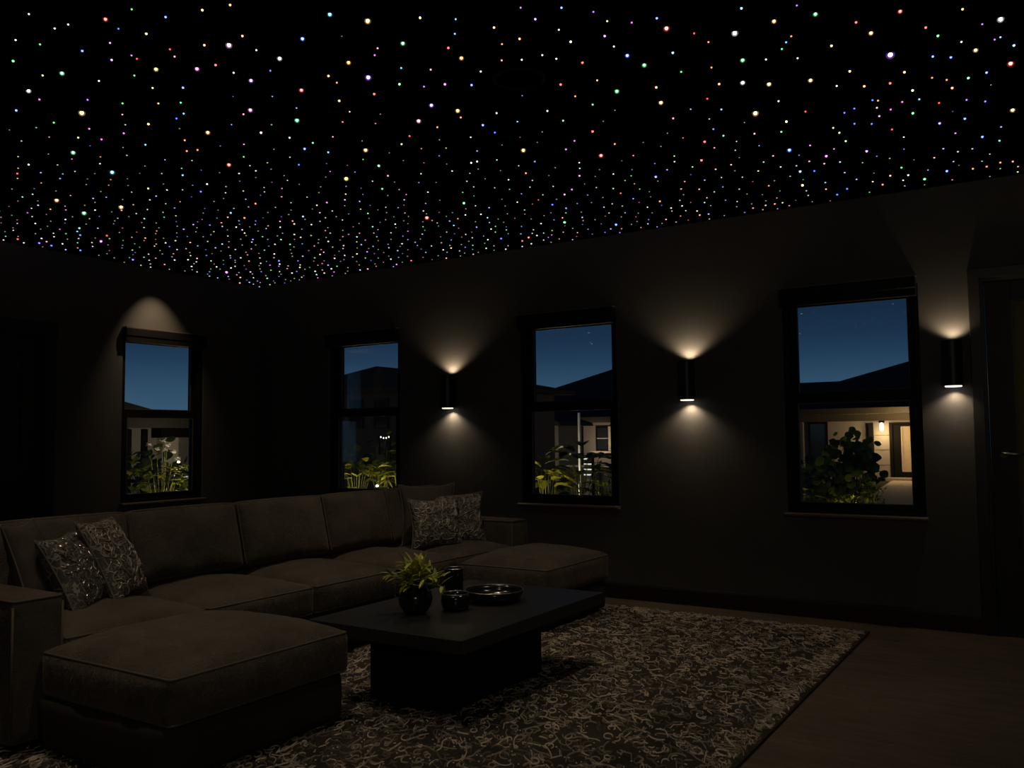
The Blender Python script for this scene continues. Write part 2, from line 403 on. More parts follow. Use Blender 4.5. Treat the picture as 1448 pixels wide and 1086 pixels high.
mb = MB(); mb.box(XR, XR+TH, YF-TH, 0, -0.1, H)
solo('wall_front', mb, M_wall, 'charcoal wall beyond the right edge of the view', 'wall', kind='structure')
mb = MB(); mb.box(0, XR, YF-TH, YF, -0.1, H)
solo('wall_back', mb, M_wall, 'charcoal wall behind the viewer', 'wall', kind='structure')
mb = MB(); mb.box(0, XR, YF, 0.0, -0.1, 0)
solo('floor', mb, M_floor, 'brown floor with faint swirl marks', 'floor', kind='structure')
mb = MB(); mb.box(-TH, XR+TH, YF-TH, TH, H, H+0.15)
solo('ceiling', mb, M_black_ceiling, 'black ceiling that carries the coloured star lights', 'ceiling', kind='structure')
def skirting(mb, a, b, P):
    prof = [(0, 0), (-0.016, 0), (-0.016, 0.098), (-0.011, 0.112), (0, 0.115)]
    mb.prism(prof, lambda d, z: P(a, d, z), lambda d, z: P(b, d, z))
mb = MB(); skirting(mb, 0.016, DB[0]-0.06, PB); skirting(mb, DB[1]+0.06, XR, PB)
solo('baseboard_right', mb, M_trim, 'black skirting along the foot of the long window wall', 'baseboard', kind='structure')
mb = MB(); skirting(mb, -0.016, DA[1]+0.11, PA); skirting(mb, DA[0]-0.11, YF, PA)
solo('baseboard_left', mb, M_trim, 'black skirting behind the sofa', 'baseboard', kind='structure')
# ------------------------------------------------------------------ windows
def rect_frame(mb, u0, u1, z0, z1, wl, wr, wb, wt, d0, d1):
    mb.box(u0, u0+wl, d0, d1, z0, z1); mb.box(u1-wr, u1, d0, d1, z0, z1)
    mb.box(u0+wl, u1-wr, d0, d1, z0, z0+wb); mb.box(u0+wl, u1-wr, d0, d1, z1-wt, z1)
def make_window(name, label, u0, u1, loc, rotz):
    W = u1-u0
    t = thing(name, label, 'window', loc, rotz, kind='structure')
    a, b = -W/2, W/2
    z0, z1, zm = WZ0, WZ1, 1.428
    m = MB(); rect_frame(m, a+.001, b-.001, z0+.001, z1-.001, .032, .032, .022, .030, 0.012, 0.135); m.build('frame', M_frame, t, bevel=.003, world=False)
    fwv = 0.075
    up_ = MB(); rect_frame(up_, a+.030, b-.030, zm-.034, z1-.030, fwv-.030, fwv-.030, .070, .045, .088, .122); us = up_.build('upper_sash', M_frame, t, bevel=.003, world=False)
    lo = MB(); rect_frame(lo, a+.030, b-.030, z0+.020, zm+.034, fwv-.030, fwv-.030, .045, .070, .046, .084); ls = lo.build('lower_sash', M_frame, t, bevel=.003, world=False)
    g = MB(); g.box(a+fwv-.008, b-fwv+.008, .104, .108, zm+.030, z1-.070); g.build('pane', M_glass, us, world=False)
    g = MB(); g.box(a+fwv-.008, b-fwv+.008, .063, .067, z0+.060, zm-.030); g.build('pane', M_glass, ls, world=False)
    g = MB(); rect_frame(g, a+fwv-.001, b-fwv+.001, zm+.0355, z1-.074, .005, .005, .005, .005, .082, .0885); g.build('glazing_bead', M_bead, us, world=False)
    g = MB(); rect_frame(g, a+fwv-.001, b-fwv+.001, z0+.0645, zm-.0355, .006, .006, .006, .006, .040, .0465); g.build('glazing_bead', M_bead, ls, world=False)
    # roller-blind headbox over the top of the window
    h = MB(); h.prism([(0, 2.150), (-.052, 2.150), (-.058, 2.144), (-.058, 2.085), (-.052, 2.078), (-.052, 2.034), (0, 2.034)], lambda d, z: (a-.004, d, z), lambda d, z: (b-.006, d, z))
    hb = h.build('head_box', M_frame, t, world=False)
    h = MB(); h.box(a-.006, b-.004, -.054, -.0005, 2.150, 2.158); h.build('head_box_lid', M_sill, hb, world=False)
    s = MB(); s.prism([(.040, .6715), (.040, .650), (-.040, .650), (-.050, .655), (-.050, .666), (-.045, .6715)], lambda d, z: (a-.012, d, z), lambda d, z: (b+.012, d, z))
    s.build('sill', M_sill, t, world=False)
    return t
make_window('window_1', 'dark framed sash window behind the sofa in the left wall', WA[0], WA[1], (0, (WA[0]+WA[1])/2, 0), PI/2)
wl_ = ['dark framed sash window nearest the room corner in the long wall', 'dark framed sash window between the first two sconces', 'dark framed sash window between the right two sconces']
for i, (a, b) in enumerate(WB): make_window('window_%d' % (i+2), wl_[i], a, b, ((a+b)/2, 0, 0), 0)

# ------------------------------------------------------------------ doors
def architrave(mb, a, b, top, wd, P, d=-0.022):
    for u0, u1 in ((a-wd, a), (b, b+wd)):
        mb.prism([(u0, 0), (u1, 0), (u1, d), (u0+.004, d), (u0, d+.006)] if u0 < a else [(u0, 0), (u1, 0), (u1, d+.006), (u1-.004, d), (u0, d)], lambda u, q: P(u, q, 0), lambda u, q: P(u, q, top))
    mb.prism([(top, 0), (top+wd, 0), (top+wd, d+.006), (top+wd-.004, d), (top, d)], lambda z, q: P(a-wd, q, z), lambda z, q: P(b+wd, q, z))
# right: glazed door
t = thing('door_1', 'black door with tall obscured glass panel and lever handle at far right', 'door', ((DB[0]+DB[1])/2, 0, 0), 0, kind='structure')
m = MB(); architrave(m, DB[0], DB[1], DB[2], .060, PB); m.build('architrave', M_trim, t)
m = MB()
for (u0, u1) in ((DB[0], DB[0]+.018), (DB[1]-.018, DB[1])): m.box(u0+.0005, u1-.0005, .0005, .16, 0, DB[2]-.0005)
m.box(DB[0]+.018, DB[1]-.018, .0005, .16, DB[2]-.020, DB[2]-.0005); m.build('jamb', M_trim, t)
dl, dr, dt = DB[0]+.021, DB[1]-.021, DB[2]-.023
m = MB(); rect_frame(m, dl, dr, .008, dt, .135, .135, .24, .115, .045, .085); leaf = m.build('door_leaf', M_door, t, bevel=.002)
m = MB(); m.box(dl+.131, dr-.131, .061, .069, .244, dt-.111); m.build('glass_panel', M_frost, leaf)
m = MB(); rect_frame(m, dl+.134, dr-.134, .247, dt-.114, .010, .010, .010, .010, .038, .0455); m.build('glazing_bead', M_trim, leaf)
hx, hz = 6.372, 1.058
m = MB(); m.lathe((hx, .0445, hz), [(0, 0), (.026, 0), (.026, -.006), (.022, -.009), (.012, -.009), (.010, -.012), (.010, -.045), (0, -.045)], 28, 'y')
hd = m.build('handle', M_steel, leaf, smooth=True)
m = MB(); m.tube([(hx, .004, hz), (hx+.012, .000, hz), (hx+.04, -.002, hz-.001), (hx+.125, -.001, hz-.001)], .0085, 10); m.build('lever', M_steel, hd, smooth=True)
# left: panelled door
t = thing('door_2', 'black panelled door at far left behind the sofa', 'door', (0, (DA[0]+DA[1])/2, 0), 0, kind='structure')
m = MB(); architrave(m, DA[0], DA[1], DA[2], .090, PA); m.build('architrave', M_trim, t)
m = MB()
for (u0, u1) in ((DA[0], DA[0]+.020), (DA[1]-.020, DA[1])): a_ = [PA(u0+.0005, .0005, 0), PA(u1-.0005, .15, DA[2]-.0005)]; m.box(a_[1][0], a_[0][0], a_[0][1], a_[1][1], 0, DA[2]-.0005)
m.box(-.15, -.0005, DA[0]+.020, DA[1]-.020, DA[2]-.022, DA[2]-.0005); m.build('jamb', M_door, t)
dl, dr, dt = DA[0]+.023, DA[1]-.023, DA[2]-.026
m = MB(); m.box(-.078, -.050, dl, dr, .008, dt)
def slab(u0, u1, z0, z1, d0, d1): m.box(-d1, -d0, u0, u1, z0, z1)
st = .125; mid = (dl+dr)/2
for (u0, u1, z0, z1) in ((dl, dl+st, .008, dt), (dr-st, dr, .008, dt), (dl+st, dr-st, .008, .22), (dl+st, dr-st, .885, 1.03), (dl+st, dr-st, dt-.13, dt), (mid-.05, mid+.05, .22, .885), (mid-.05, mid+.05, 1.03, dt-.13)):
    slab(u0, u1, z0, z1, .036, .0505)
leaf = m.build('door_leaf', M_door, t, bevel=.002)
for (u0, u1) in ((dl+st, mid-.05), (mid+.05, dr-st)):
    for (z0, z1) in ((.22, .885), (1.03, dt-.13)):
        m = MB(); slab(u0+.004, u1-.004, z0+.004, z1-.004, .046, .0502); slab(u0+.03, u1-.03, z0+.03, z1-.03, .040, .0462); m.build('door_panel', M_door, leaf, bevel=.004)
m = MB(); hy = dl+.06; m.lathe((-.0365, hy, 1.0), [(0, 0), (.026, 0), (.026, .007), (.011, .009), (.010, .045), (0, .045)], 24, 'x')
hd = m.build('handle', M_steel, leaf, smooth=True)
m = MB(); m.tube([(.005, hy, 1.0), (.008, hy+.02, 1.0), (.008, hy+.12, 1.0)], .0085, 10); m.build('lever', M_steel, hd, smooth=True)

# ------------------------------------------------------------------ wall sconces
slab_ = ['black cylinder up-down sconce left of the middle window, nearest the room corner', 'black cylinder up-down sconce between the two right-hand windows', 'black cylinder up-down sconce beside the glazed door']
sc0 = None
for i, sxx in enumerate(SCONCES):
    if sc0 is None:
        t = thing('wall_sconce', slab_[0], 'wall light', (sxx, 0, 1.572), 0, 'up-down sconces on the long wall')
        m = MB(); m.box(-.045, .045, -.014, -.0005, -.110, .110); m.build('back_plate', M_sconce, t, bevel=.004, world=False)
        r_, h_ = .055, .136
        m = MB(); m.lathe((0, -.075, 0), [(.049, -.128), (.049, -h_), (r_-.001, -h_), (r_, -h_+.002), (r_, h_-.002), (r_-.001, h_), (.049, h_), (.049, .100), (0, .100)], 40); m.lathe((0, -.075, 0), [(.049, -.128), (0, -.120)], 40)
        body = m.build('body', M_sconce, t, smooth=False, world=False)
        m = MB(); m.lathe((0, -.075, -h_), [(0, -.006), (.044, -.006), (.046, -.004), (.046, .010), (0, .010)], 32); m.build('diffuser', M_led, body, world=False)
        m = MB(); m.lathe((0, -.075, .1005), [(0, .004), (.046, .004), (.046, 0), (0, 0)], 32); m.build('diffuser', M_led, body, world=False)
        sc0 = t
    else:
        t = copy_tree(sc0, None, (sxx, 0, 1.572)); t['label'] = slab_[i]
t.location = (SCONCES[2], 0, 1.60)

# ------------------------------------------------------------------ ceiling fittings
def ring_fitting(name, label, cat, loc, r, group=None, mesh_grille=False):
    t = thing(name, label, cat, loc, 0, group)
    m = MB(); m.lathe((0, 0, 0), [(r, 0), (r, -.005), (r*.93, -.009), (r*.86, -.007), (r*.84, 0)], 40); m.build('trim_ring', M_speaker, t, smooth=True, world=False)
    m = MB()
    if mesh_grille: m.lathe((0, 0, 0), [(0, -.006), (r*.8, -.005), (r*.84, -.001)], 40); m.build('grille', M_black_ceiling, t, smooth=True, world=False)
    else: m.lathe((0, 0, 0), [(0, -.0012), (r*.6, -.0012), (r*.84, -.004)], 40); m.build('baffle', M_sconce, t, smooth=True, world=False)
    return t
ring_fitting('ceiling_speaker', 'round black speaker grille set in the ceiling near the top centre', 'speaker', (4.80, -2.81, H), .112, mesh_grille=True)
def snoot_light(label, x, y, dep=.070, R_=.062):
    t = thing('recessed_downlight', label, 'downlight', (x, y, H), 0, 'recessed ceiling downlights')
    m = MB(); m.lathe((0, 0, 0), [(R_+.008, -.0002), (R_+.008, -dep+.002), (R_+.004, -dep), (R_+.001, -dep), (R_, -dep+.002), (R_, -.0002)], 36); m.build('housing', M_black_ceiling, t, smooth=False, world=False)
    m = MB(); m.lathe((0, 0, 0), [(R_-.0005, -.0001), (R_-.0005, -.0012), (0, -.0012)], 24); m.build('baffle', M_black_ceiling, t, world=False)
    return t
snoot_light('black round downlight in the ceiling close above the window in the left wall', .32, -1.21, .034)
snoot_light('unlit black round downlight in the ceiling above the sconce nearest the room corner', 2.45, -.70, .02)
snoot_light('unlit black round downlight in the ceiling above the right-hand window', 5.25, -.50, .02)
for (L, T_, p_, s_), lab in zip(ADDED_DOWNLIGHTS, ('above the left end of the sofa', 'above the coffee table end near the left ottoman', 'above the open rug', 'above the bare floor by the glazed door', 'above the middle of the sofa', 'above the ottoman by the window wall')):
    snoot_light('added black round downlight in the ceiling ' + lab, L[0], L[1])  # added fitting around each extra overhead lamp

# ================================================================== RUG
m = MB(); rx0, rx1, ry0, ry1 = 2.05, 5.655, -5.2, -0.30
def rugp(i, j):
    prof = [(0, .001), (0, .010), (.006, RZ), (.02, RZ)]
    return None
ring = lambda ins, z: [(rx0+ins, ry0+ins, z), (rx1-ins, ry0+ins, z), (rx1-ins, ry1-ins, z), (rx0+ins, ry1-ins, z)]
pr = [(0.003, .0005), (0, .006), (.002, .012), (.008, RZ)]
m.grid(4, 4, lambda i, j: ring(*pr[i])[j], 0, True)
m.add(ring(.008, RZ), [(0, 1, 2, 3)]); m.add(ring(.003, .0005), [(3, 2, 1, 0)])
rug = m.build('area_rug', M_rug, None, merge=True)
tag(rug, 'large taupe rug with winding cord squiggles under sofa and coffee table', 'rug')
ROOTM[rug.name] = Matrix.Identity(4)
rnd = random.Random(77)
def squiggle_path(rnd, x, y, L0, L1, step, kmax):
    L = rnd.uniform(L0, L1); n = max(3, int(L/step)); th_ = rnd.uniform(0, 2*PI); kind = rnd.random()
    k0 = rnd.uniform(-kmax, kmax); pts = [(x, y)]
    if kind < .18: k0 = rnd.choice((-1, 1))*2*PI/L*rnd.uniform(.8, 1.15)
    for i in range(n):
        s = i/n
        if kind < .18: k = k0
        elif kind < .50: k = k0
        elif kind < .78: k = k0*math.copysign(1, .5-s)*1.4
        elif kind < .90: k = k0*.15 + (rnd.choice((-1, 1))*rnd.uniform(.6, 1.6)/step if i == n//2 else 0)
        else: k = k0*3*s
        th_ += k*step; x += math.cos(th_)*step; y += math.sin(th_)*step; pts.append((x, y))
    return pts
cv, cf, cm = [], [], []
def cord(pts, r_, hh, mi):
    o = len(cv); n = len(pts)
    for i, (x, y) in enumerate(pts):
        a, b = pts[max(0, i-1)], pts[min(n-1, i+1)]; dx, dy = b[0]-a[0], b[1]-a[1]; l = math.hypot(dx, dy) or 1
        nx, ny = -dy/l, dx/l; e_ = .35 if i in (0, n-1) else 1
        cv.extend(((x-nx*r_*e_, y-ny*r_*e_, RZ-.0006), (x-nx*r_*.55*e_, y-ny*r_*.55*e_, RZ+hh*e_), (x+nx*r_*.55*e_, y+ny*r_*.55*e_, RZ+hh*e_), (x+nx*r_*e_, y+ny*r_*e_, RZ-.0006)))
    for i in range(n-1):
        p = o+i*4
        for q in range(3): cf.append((p+q, p+q+1, p+q+5, p+q+4)); cm.append(mi)
xa, xb, ya, yb = 2.95, 5.635, -5.15, -0.325
SD = Vector((-.50, .866)); SX = 1.75
def stretch(pts):
    p0 = Vector(pts[0])
    return [tuple(p0+(Vector(q)-p0)+SD*((Vector(q)-p0).dot(SD)*(SX-1))) for q in pts]
for _ in range(int((xb-xa)*(yb-ya)*760)):
    x, y = rnd.uniform(xa, xb), rnd.uniform(ya, yb)
    if x < 3.25 and -3.9 < y < -.6: continue
    pts = stretch(squiggle_path(rnd, x, y, .035, .10, .0065, 62)); keep = []
    for q in pts:
        if not (xa < q[0] < xb and ya < q[1] < yb): break
        keep.append(q)
    pts = keep
    if len(pts) < 3: continue
    t_ = rnd.random(); cord(pts, rnd.uniform(.0016, .0025), rnd.uniform(.003, .005), 0 if t_ < .42 else (1 if t_ < .76 else 2))
for _ in range(1100):
    if rnd.random() < .6: x, y = xb-rnd.uniform(0, .07), rnd.uniform(ya, yb)
    else: x, y = rnd.uniform(xa, xb), yb-rnd.uniform(0, .06)
    pts = [q for q in stretch(squiggle_path(rnd, x, y, .03, .08, .0065, 62)) if q[0] < xb+.012 and q[1] < yb+.012]
    if len(pts) > 2: cord(pts, rnd.uniform(.0016, .0025), rnd.uniform(.003, .005), rnd.choice((0, 1, 1, 2)))
for _ in range(2600):
    x, y = rnd.uniform(xa, xb-.02), rnd.uniform(ya, yb-.02); a = rnd.uniform(0, 6.28)
    cord([(x, y), (x+.004*math.cos(a), y+.004*math.sin(a)), (x+.008*math.cos(a), y+.008*math.sin(a))], .0035, .004, 2)
m = MB(); m.v = [Vector(q) for q in cv]; m.f = cf; m.mi = cm
cp = m.build('cord_pile', M_cords, rug, smooth=True); cp['kind'] = 'stuff' 

# ================================================================== SOFA
def rbox(mb, x0, x1, y0, y1, z0, z1, r=.02, n=(14, 14, 6), crown=0.0, bulge=0.0, wrinkle=0.0, seed=0.0, crown_exp=2.2, M=None, bottom_crown=0.0):
    """soft upholstered box: rounded edges, crowned top, bulging sides, small wrinkles"""
    hx, hy, hz = (x1-x0)/2, (y1-y0)/2, (z1-z0)/2; c = Vector(((x0+x1)/2, (y0+y1)/2, (z0+z1)/2))
    def shape(u, v, w_):
        p = Vector((u*hx, v*hy, w_*hz))
        q = Vector((max(-hx+r, min(hx-r, p.x)), max(-hy+r, min(hy-r, p.y)), max(-hz+r, min(hz-r, p.z))))
        d = p-q
        if d.length > 1e-9: p = q + d.normalized()*r
        cu = max(0, 1-abs(u)**crown_exp); cv = max(0, 1-abs(v)**crown_exp); cw = max(0, 1-w_*w_)
        if w_ > 0: p.z += crown*(cu*cv)**.62*w_
        else: p.z += bottom_crown*cu*cv*w_
        p.x += bulge*cv*cw*u*abs(u); p.y += bulge*cu*cw*v*abs(v)
        if wrinkle:
            nz = noise.noise(Vector((p.x*7+seed, p.y*7-seed, p.z*9+seed*2))) + .5*noise.noise(Vector((p.x*19+seed, p.y*17+seed, p.z*19)))
            k = (1-abs(u)**8*0.7)*(1-abs(v)**8*0.7)
            edge = max(abs(u), abs(v))
            # gathers running in from the seams
            g = math.sin((p.x*41 if abs(v) > abs(u) else p.y*41)+4*noise.noise(Vector((p.x*5, p.y*5, seed))))*max(0, edge-.62)*0.9
            p.z += wrinkle*(nz*k + g*(1-edge**6))*(1 if w_ > .5 else 0)
            if w_ <= .5 and w_ > -.98:
                p += Vector((u*abs(u)**3, v*abs(v)**3, 0))*wrinkle*.6*noise.noise(Vector((p.x*13+seed, p.y*13, p.z*6)))
        p = p + c
        return (M @ p) if M is not None else p
    def ax(k): return [math.sin(PI/2*(-1+2*i/k))*.35+(-1+2*i/k)*.65 for i in range(k+1)]
    U, V, W = ax(n[0]), ax(n[1]), ax(n[2])
    mb.grid(len(U), len(V), lambda i, j: shape(U[i], V[j], 1.0))
    mb.grid(len(U), len(V), lambda i, j: shape(U[-1-i], V[j], -1.0))
    for s_ in (1, -1):
        mb.grid(len(W), len(V), lambda i, j: shape(s_*1.0, V[j], W[i]))
        mb.grid(len(W), len(U), lambda i, j: shape(U[j], s_*1.0, W[i]))
def loop_rect(x0, x1, y0, y1, z, r, k=5):
    pts = []
    for (cx, cy, a0) in ((x1-r, y1-r, 0), (x0+r, y1-r, 90), (x0+r, y0+r, 180), (x1-r, y0+r, 270)):
        for i in range(k+1):
            a = R(a0+90*i/k); pts.append(Vector((cx+r*math.cos(a), cy+r*math.sin(a), z)))
    return pts
def dense(pts, step=.05):
    out = []
    for i in range(len(pts)):
        a, b = pts[i], pts[(i+1) % len(pts)]; k = max(1, int((b-a).length/step))
        out += [a.lerp(b, j/k) for j in range(k)]
    return out
def seat_cushion(parent, x0, x1, y0, y1, z0, z1, crown, seed, name='seat_cushion', r=.022, wr=.004):
    m = MB(); rbox(m, x0, x1, y0, y1, z0, z1, r, (20, 20, 6), crown, .012, wr, seed)
    c = m.build(name, M_sofa, parent, smooth=True, merge=True)
    m = MB(); ins = r*.30
    for z in (z1-ins, z0+ins):
        m.tube(dense(loop_rect(x0+ins, x1-ins, y0+ins, y1-ins, z, r*.75), .06), .0052, 6, True)
    m.build('piping', M_sofa_piping, c, smooth=True)
    return c
sofa = thing('sectional_sofa', 'dark brown velvet sofa with loose cushions facing the coffee table', 'sofa', (2.9, -2.25, RZ))
SX0, SXF = 2.34, 3.33; SY0, SY1 = -4.085, -0.395; AW = .205
Z = RZ
m = MB(); rbox(m, SX0+.01, SXF-.02, SY0+AW, SY1-AW, Z+.035, .27, .02, (6, 14, 3)); m.build('base', M_base_fabric, sofa, smooth=True, merge=True)
m = MB(); rbox(m, SX0, SX0+.20, SY0+AW-.01, SY1-AW+.01, Z+.035, .70, .03, (4, 14, 5)); m.build('backrest', M_sofa, sofa, smooth=True, merge=True)
for (y0, y1, sd) in ((SY0, SY0+AW, 1.0), (SY1-AW, SY1, 5.0)):
    m = MB(); rbox(m, SX0, SXF, y0, y1, Z+.035, .592, .022, (12, 6, 8), .006, .004, .003, sd); a = m.build('armrest', M_sofa, sofa, smooth=True, merge=True)
    m = MB(); z = .585
    m.tube(dense(loop_rect(SX0+.006, SXF-.006, y0+.006, y1-.006, z, .018), .06), .0050, 6, True)
    for yy in (y0+.0065, y1-.0065): m.tube([(SXF-.0065, yy, z-.02), (SXF-.0065, yy, Z+.06)], .0048, 6)
    m.build('piping', M_sofa_piping, a, smooth=True)
SEAMS = [SY0+AW, -3.195, -2.520, -1.850, -1.245, SY1-AW]
for i in range(5):
    y0, y1 = SEAMS[i]+.006, SEAMS[i+1]-.006
    seat_cushion(sofa, SX0+.21, SXF, y0, y1, .270, .416, .060, 3.1*i+1, wr=.007)
def back_cushion(parent, y0, y1, seed, x=2.60, z=.435, lean=14, h=.372, th=.19):
    """built flat (z = thickness) then stood up and leaned back"""
    w_ = y1-y0
    M = Matrix.Translation((x, (y0+y1)/2, z)) @ Matrix.Rotation(R(-lean), 4, 'Y') @ Matrix(((0, 0, 1, 0), (0, 1, 0, 0), (-1, 0, 0, 0), (0, 0, 0, 1)))
    # local x -> -z (down), local z -> +x (forward)
    m = MB(); rbox(m, -h, 0, -w_/2, w_/2, 0, th, .030, (18, 22, 5), .055, .010, .009, seed, 2.6, M)
    c = m.build('back_cushion', M_sofa, parent, smooth=True, merge=True)
    m = MB()
    for zz in (th-.008, .008):
        m.tube([M @ q for q in dense(loop_rect(-h+.008, -.008, -w_/2+.008, w_/2-.008, zz, .026), .06)], .0052, 6, True)
    m.build('piping', M_sofa_piping, c, smooth=True)
for i in range(5): back_cushion(sofa, SEAMS[i]+.004, SEAMS[i+1]-.004, 2.7*i+9)
for (x, y) in ((SX0+.08, SY0+.08), (SXF-.10, SY0+.08), (SX0+.08, SY1-.08), (SXF-.10, SY1-.08)):
    m = MB(); m.box(x-.03, x+.03, y-.03, y+.03, Z, Z+.04); m.build('foot', M_plinth, sofa)

def ottoman(label, x0, x1, y0, y1, seed):
    t = thing('ottoman', label, 'ottoman', ((x0+x1)/2, (y0+y1)/2, RZ), 0, 'ottomans in front of the sofa ends')
    m = MB(); rbox(m, x0+.006, x1-.022, y0-.012, y1-.012, RZ+.018, .222, .022, (10, 10, 4), 0, .004, .002, seed); b = m.build('base', M_base_fabric, t, smooth=True, merge=True)
    for (x, y) in ((x0+.08, y0+.08), (x1-.10, y0+.08), (x0+.08, y1-.08), (x1-.10, y1-.08)):
        m = MB(); m.box(x-.03, x+.03, y-.03, y+.03, RZ, RZ+.022); m.build('foot', M_plinth, b)
    seat_cushion(t, x0, x1, y0, y1, .224, .390, .082, seed, 'top_cushion', .024, .008)
    return t
ottoman('large dark brown velvet ottoman in the left foreground', 3.345, 4.135, -3.985, -3.125, 21.0)
ottoman('dark brown velvet ottoman in front of the sofa end by the window wall', 3.375, 4.035, -1.315, -0.485, 33.0)

# ================================================================== PILLOWS
def pillow(label, BL, BR, TL, mat, seed, T=.085, group=None, cords=0, cmat=None, sequins=0, name='throw_pillow', k=.13):
    BL, BR, TL = Vector(BL), Vector(BR), Vector(TL)
    a = (BR-BL); b = (TL-BL); w_, h_ = a.length, b.length
    a.normalize(); b = (b - a*b.dot(a)).normalized(); nrm = a.cross(b)
    c = BL + (BR-BL)/2 + b*h_/2
    M = Matrix((a, b, nrm)).transposed().to_4x4(); M.translation = c
    n = 22
    def pt(i, j, s_):
        u, v = -1+2*i/n, -1+2*j/n
        u, v = math.sin(u*PI/2)*.4+u*.6, math.sin(v*PI/2)*.4+v*.6
        X = w_/2*u*(1-k*(1-v*v)*u*u); Y = h_/2*v*(1-k*(1-u*u)*v*v)
        tt = T*max(0, (1-u*u)*(1-v*v))**.42
        wr = .007*noise.noise(Vector((X*14+seed, Y*14, s_*2.0)))+.004*noise.noise(Vector((X*30, Y*30+seed, s_)))
        tt = tt*(1+wr*6) + wr*min(1, tt/T*1.5)
        return Vector((X, Y, s_*max(0, tt)))
    m = MB()
    for s_ in (1, -1): m.grid(n+1, n+1, lambda i, j: pt(i, j, s_))
    o = m.build(name, mat, None, smooth=True, merge=True); o.matrix_world = M
    tag(o, label, 'pillow', group)
    edge = [pt(i, 0, 1) for i in range(n)] + [pt(n, j, 1) for j in range(n)] + [pt(i, n, 1) for i in range(n, 0, -1)] + [pt(0, j, 1) for j in range(n, 0, -1)]
    ROOTM[o.name] = M
    m = MB(); m.tube(edge, .0042, 6, True); m.build('piping', M_pil_edge, o, smooth=True, world=False)
    if cords:
        rr = random.Random(int(seed*10)); m = MB()
        def surf(x, y):
            u, v = max(-.97, min(.97, x/(w_/2))), max(-.97, min(.97, y/(h_/2)))
            X = w_/2*u*(1-k*(1-v*v)*u*u); Y = h_/2*v*(1-k*(1-u*u)*v*v)
            tt = T*max(0, (1-u*u)*(1-v*v))**.42
            wr = .007*noise.noise(Vector((X*14+seed, Y*14, 2.0)))+.004*noise.noise(Vector((X*30, Y*30+seed, 1.0)))
            return Vector((X, Y, tt*(1+wr*6)+wr*min(1, tt/T*1.5)+.0012))
        for _ in range(cords):
            x, y = rr.uniform(-.93, .93)*w_/2, rr.uniform(-.93, .93)*h_/2
            pts = squiggle_path(rr, x, y, .04, .17, .009, 42)
            pts = [q for q in pts if abs(q[0]) < w_*.475 and abs(q[1]) < h_*.475]
            if len(pts) > 3: m.tube([surf(*q) for q in pts], rr.uniform(.0022, .0042), 5)
        m.build('corded_embroidery', cmat, o, smooth=True, world=False)
    if sequins:
        rr = random.Random(int(seed*10)+3); m = MB()
        for _ in range(sequins):
            x, y = rr.uniform(-.9, .9)*w_/2, rr.uniform(-.9, .9)*h_/2; c_ = surf(x, y); nn = (surf(x, y+.004)-surf(x, y-.004)).cross(surf(x+.004, y)-surf(x-.004, y))*-1
            nn = (nn.normalized()+Vector((rr.gauss(0, .28), rr.gauss(0, .28), 0))).normalized(); a_ = nn.orthogonal().normalized(); b_ = nn.cross(a_); q_ = rr.uniform(.003, .0055)
            ring_ = [c_+nn*.002+(a_*math.cos(j*PI/4)+b_*math.sin(j*PI/4))*q_ for j in range(8)]
            m.add(ring_+[c_-nn*.002], [tuple(range(8))]+[(j, 8, (j+1) % 8) for j in range(8)])
        m.build('sequins', M_pscale, o, world=False)
    return o
G = 'throw pillows on the sofa'
pillow('dark pillow with silvery sequined scales at the sofa left end', (3.10, -3.69, .425), (2.86, -3.38, .435), (3.01, -3.86, .760), M_pil_seq, 1.0, .078, G, 46, M_pscale, 420)
pillow('silver patterned pillow lying behind the sequined pillow', (3.03, -3.46, .440), (2.84, -3.17, .447), (2.99, -3.72, .780), M_pil_pat, 4.0, .070, G, 85, M_pcord)
pillow('plain brown pillow above the sofa left armrest', (3.00, -3.83, .445), (2.83, -3.60, .445), (2.99, -4.03, .815), M_pil_plain, 7.0, .058, G)
pillow('plain brown pillow rearmost of three at the sofa right end', (2.80, -1.19, .44), (3.03, -0.84, .44), (2.74, -1.14, .865), M_pil_plain, 9.0, .06, G)
pillow('silver patterned pillow frontmost of three at the sofa right end', (2.965, -1.285, .437), (3.15, -0.945, .437), (2.915, -1.22, .775), M_pil_pat, 13.0, .075, G, 85, M_pcord)
pillow('silver patterned pillow nearest the right armrest', (2.93, -1.07, .437), (3.18, -0.70, .437), (2.86, -1.02, .80), M_pil_pat, 18.0, .06, G, 85, M_pcord)

# ================================================================== COFFEE TABLE
TZ = .385
t = thing('coffee_table', 'low black rectangular coffee table on a block plinth', 'table', (4.21, -2.41, RZ))
m = MB(); m.box(3.80, 4.645, -3.035, -1.795, TZ-.056, TZ); m.build('tabletop', M_table, t, bevel=.003)
m = MB(); m.box(3.985, 4.43, -2.83, -2.06, RZ, TZ-.0565); m.build('plinth', M_plinth, t, bevel=.003)
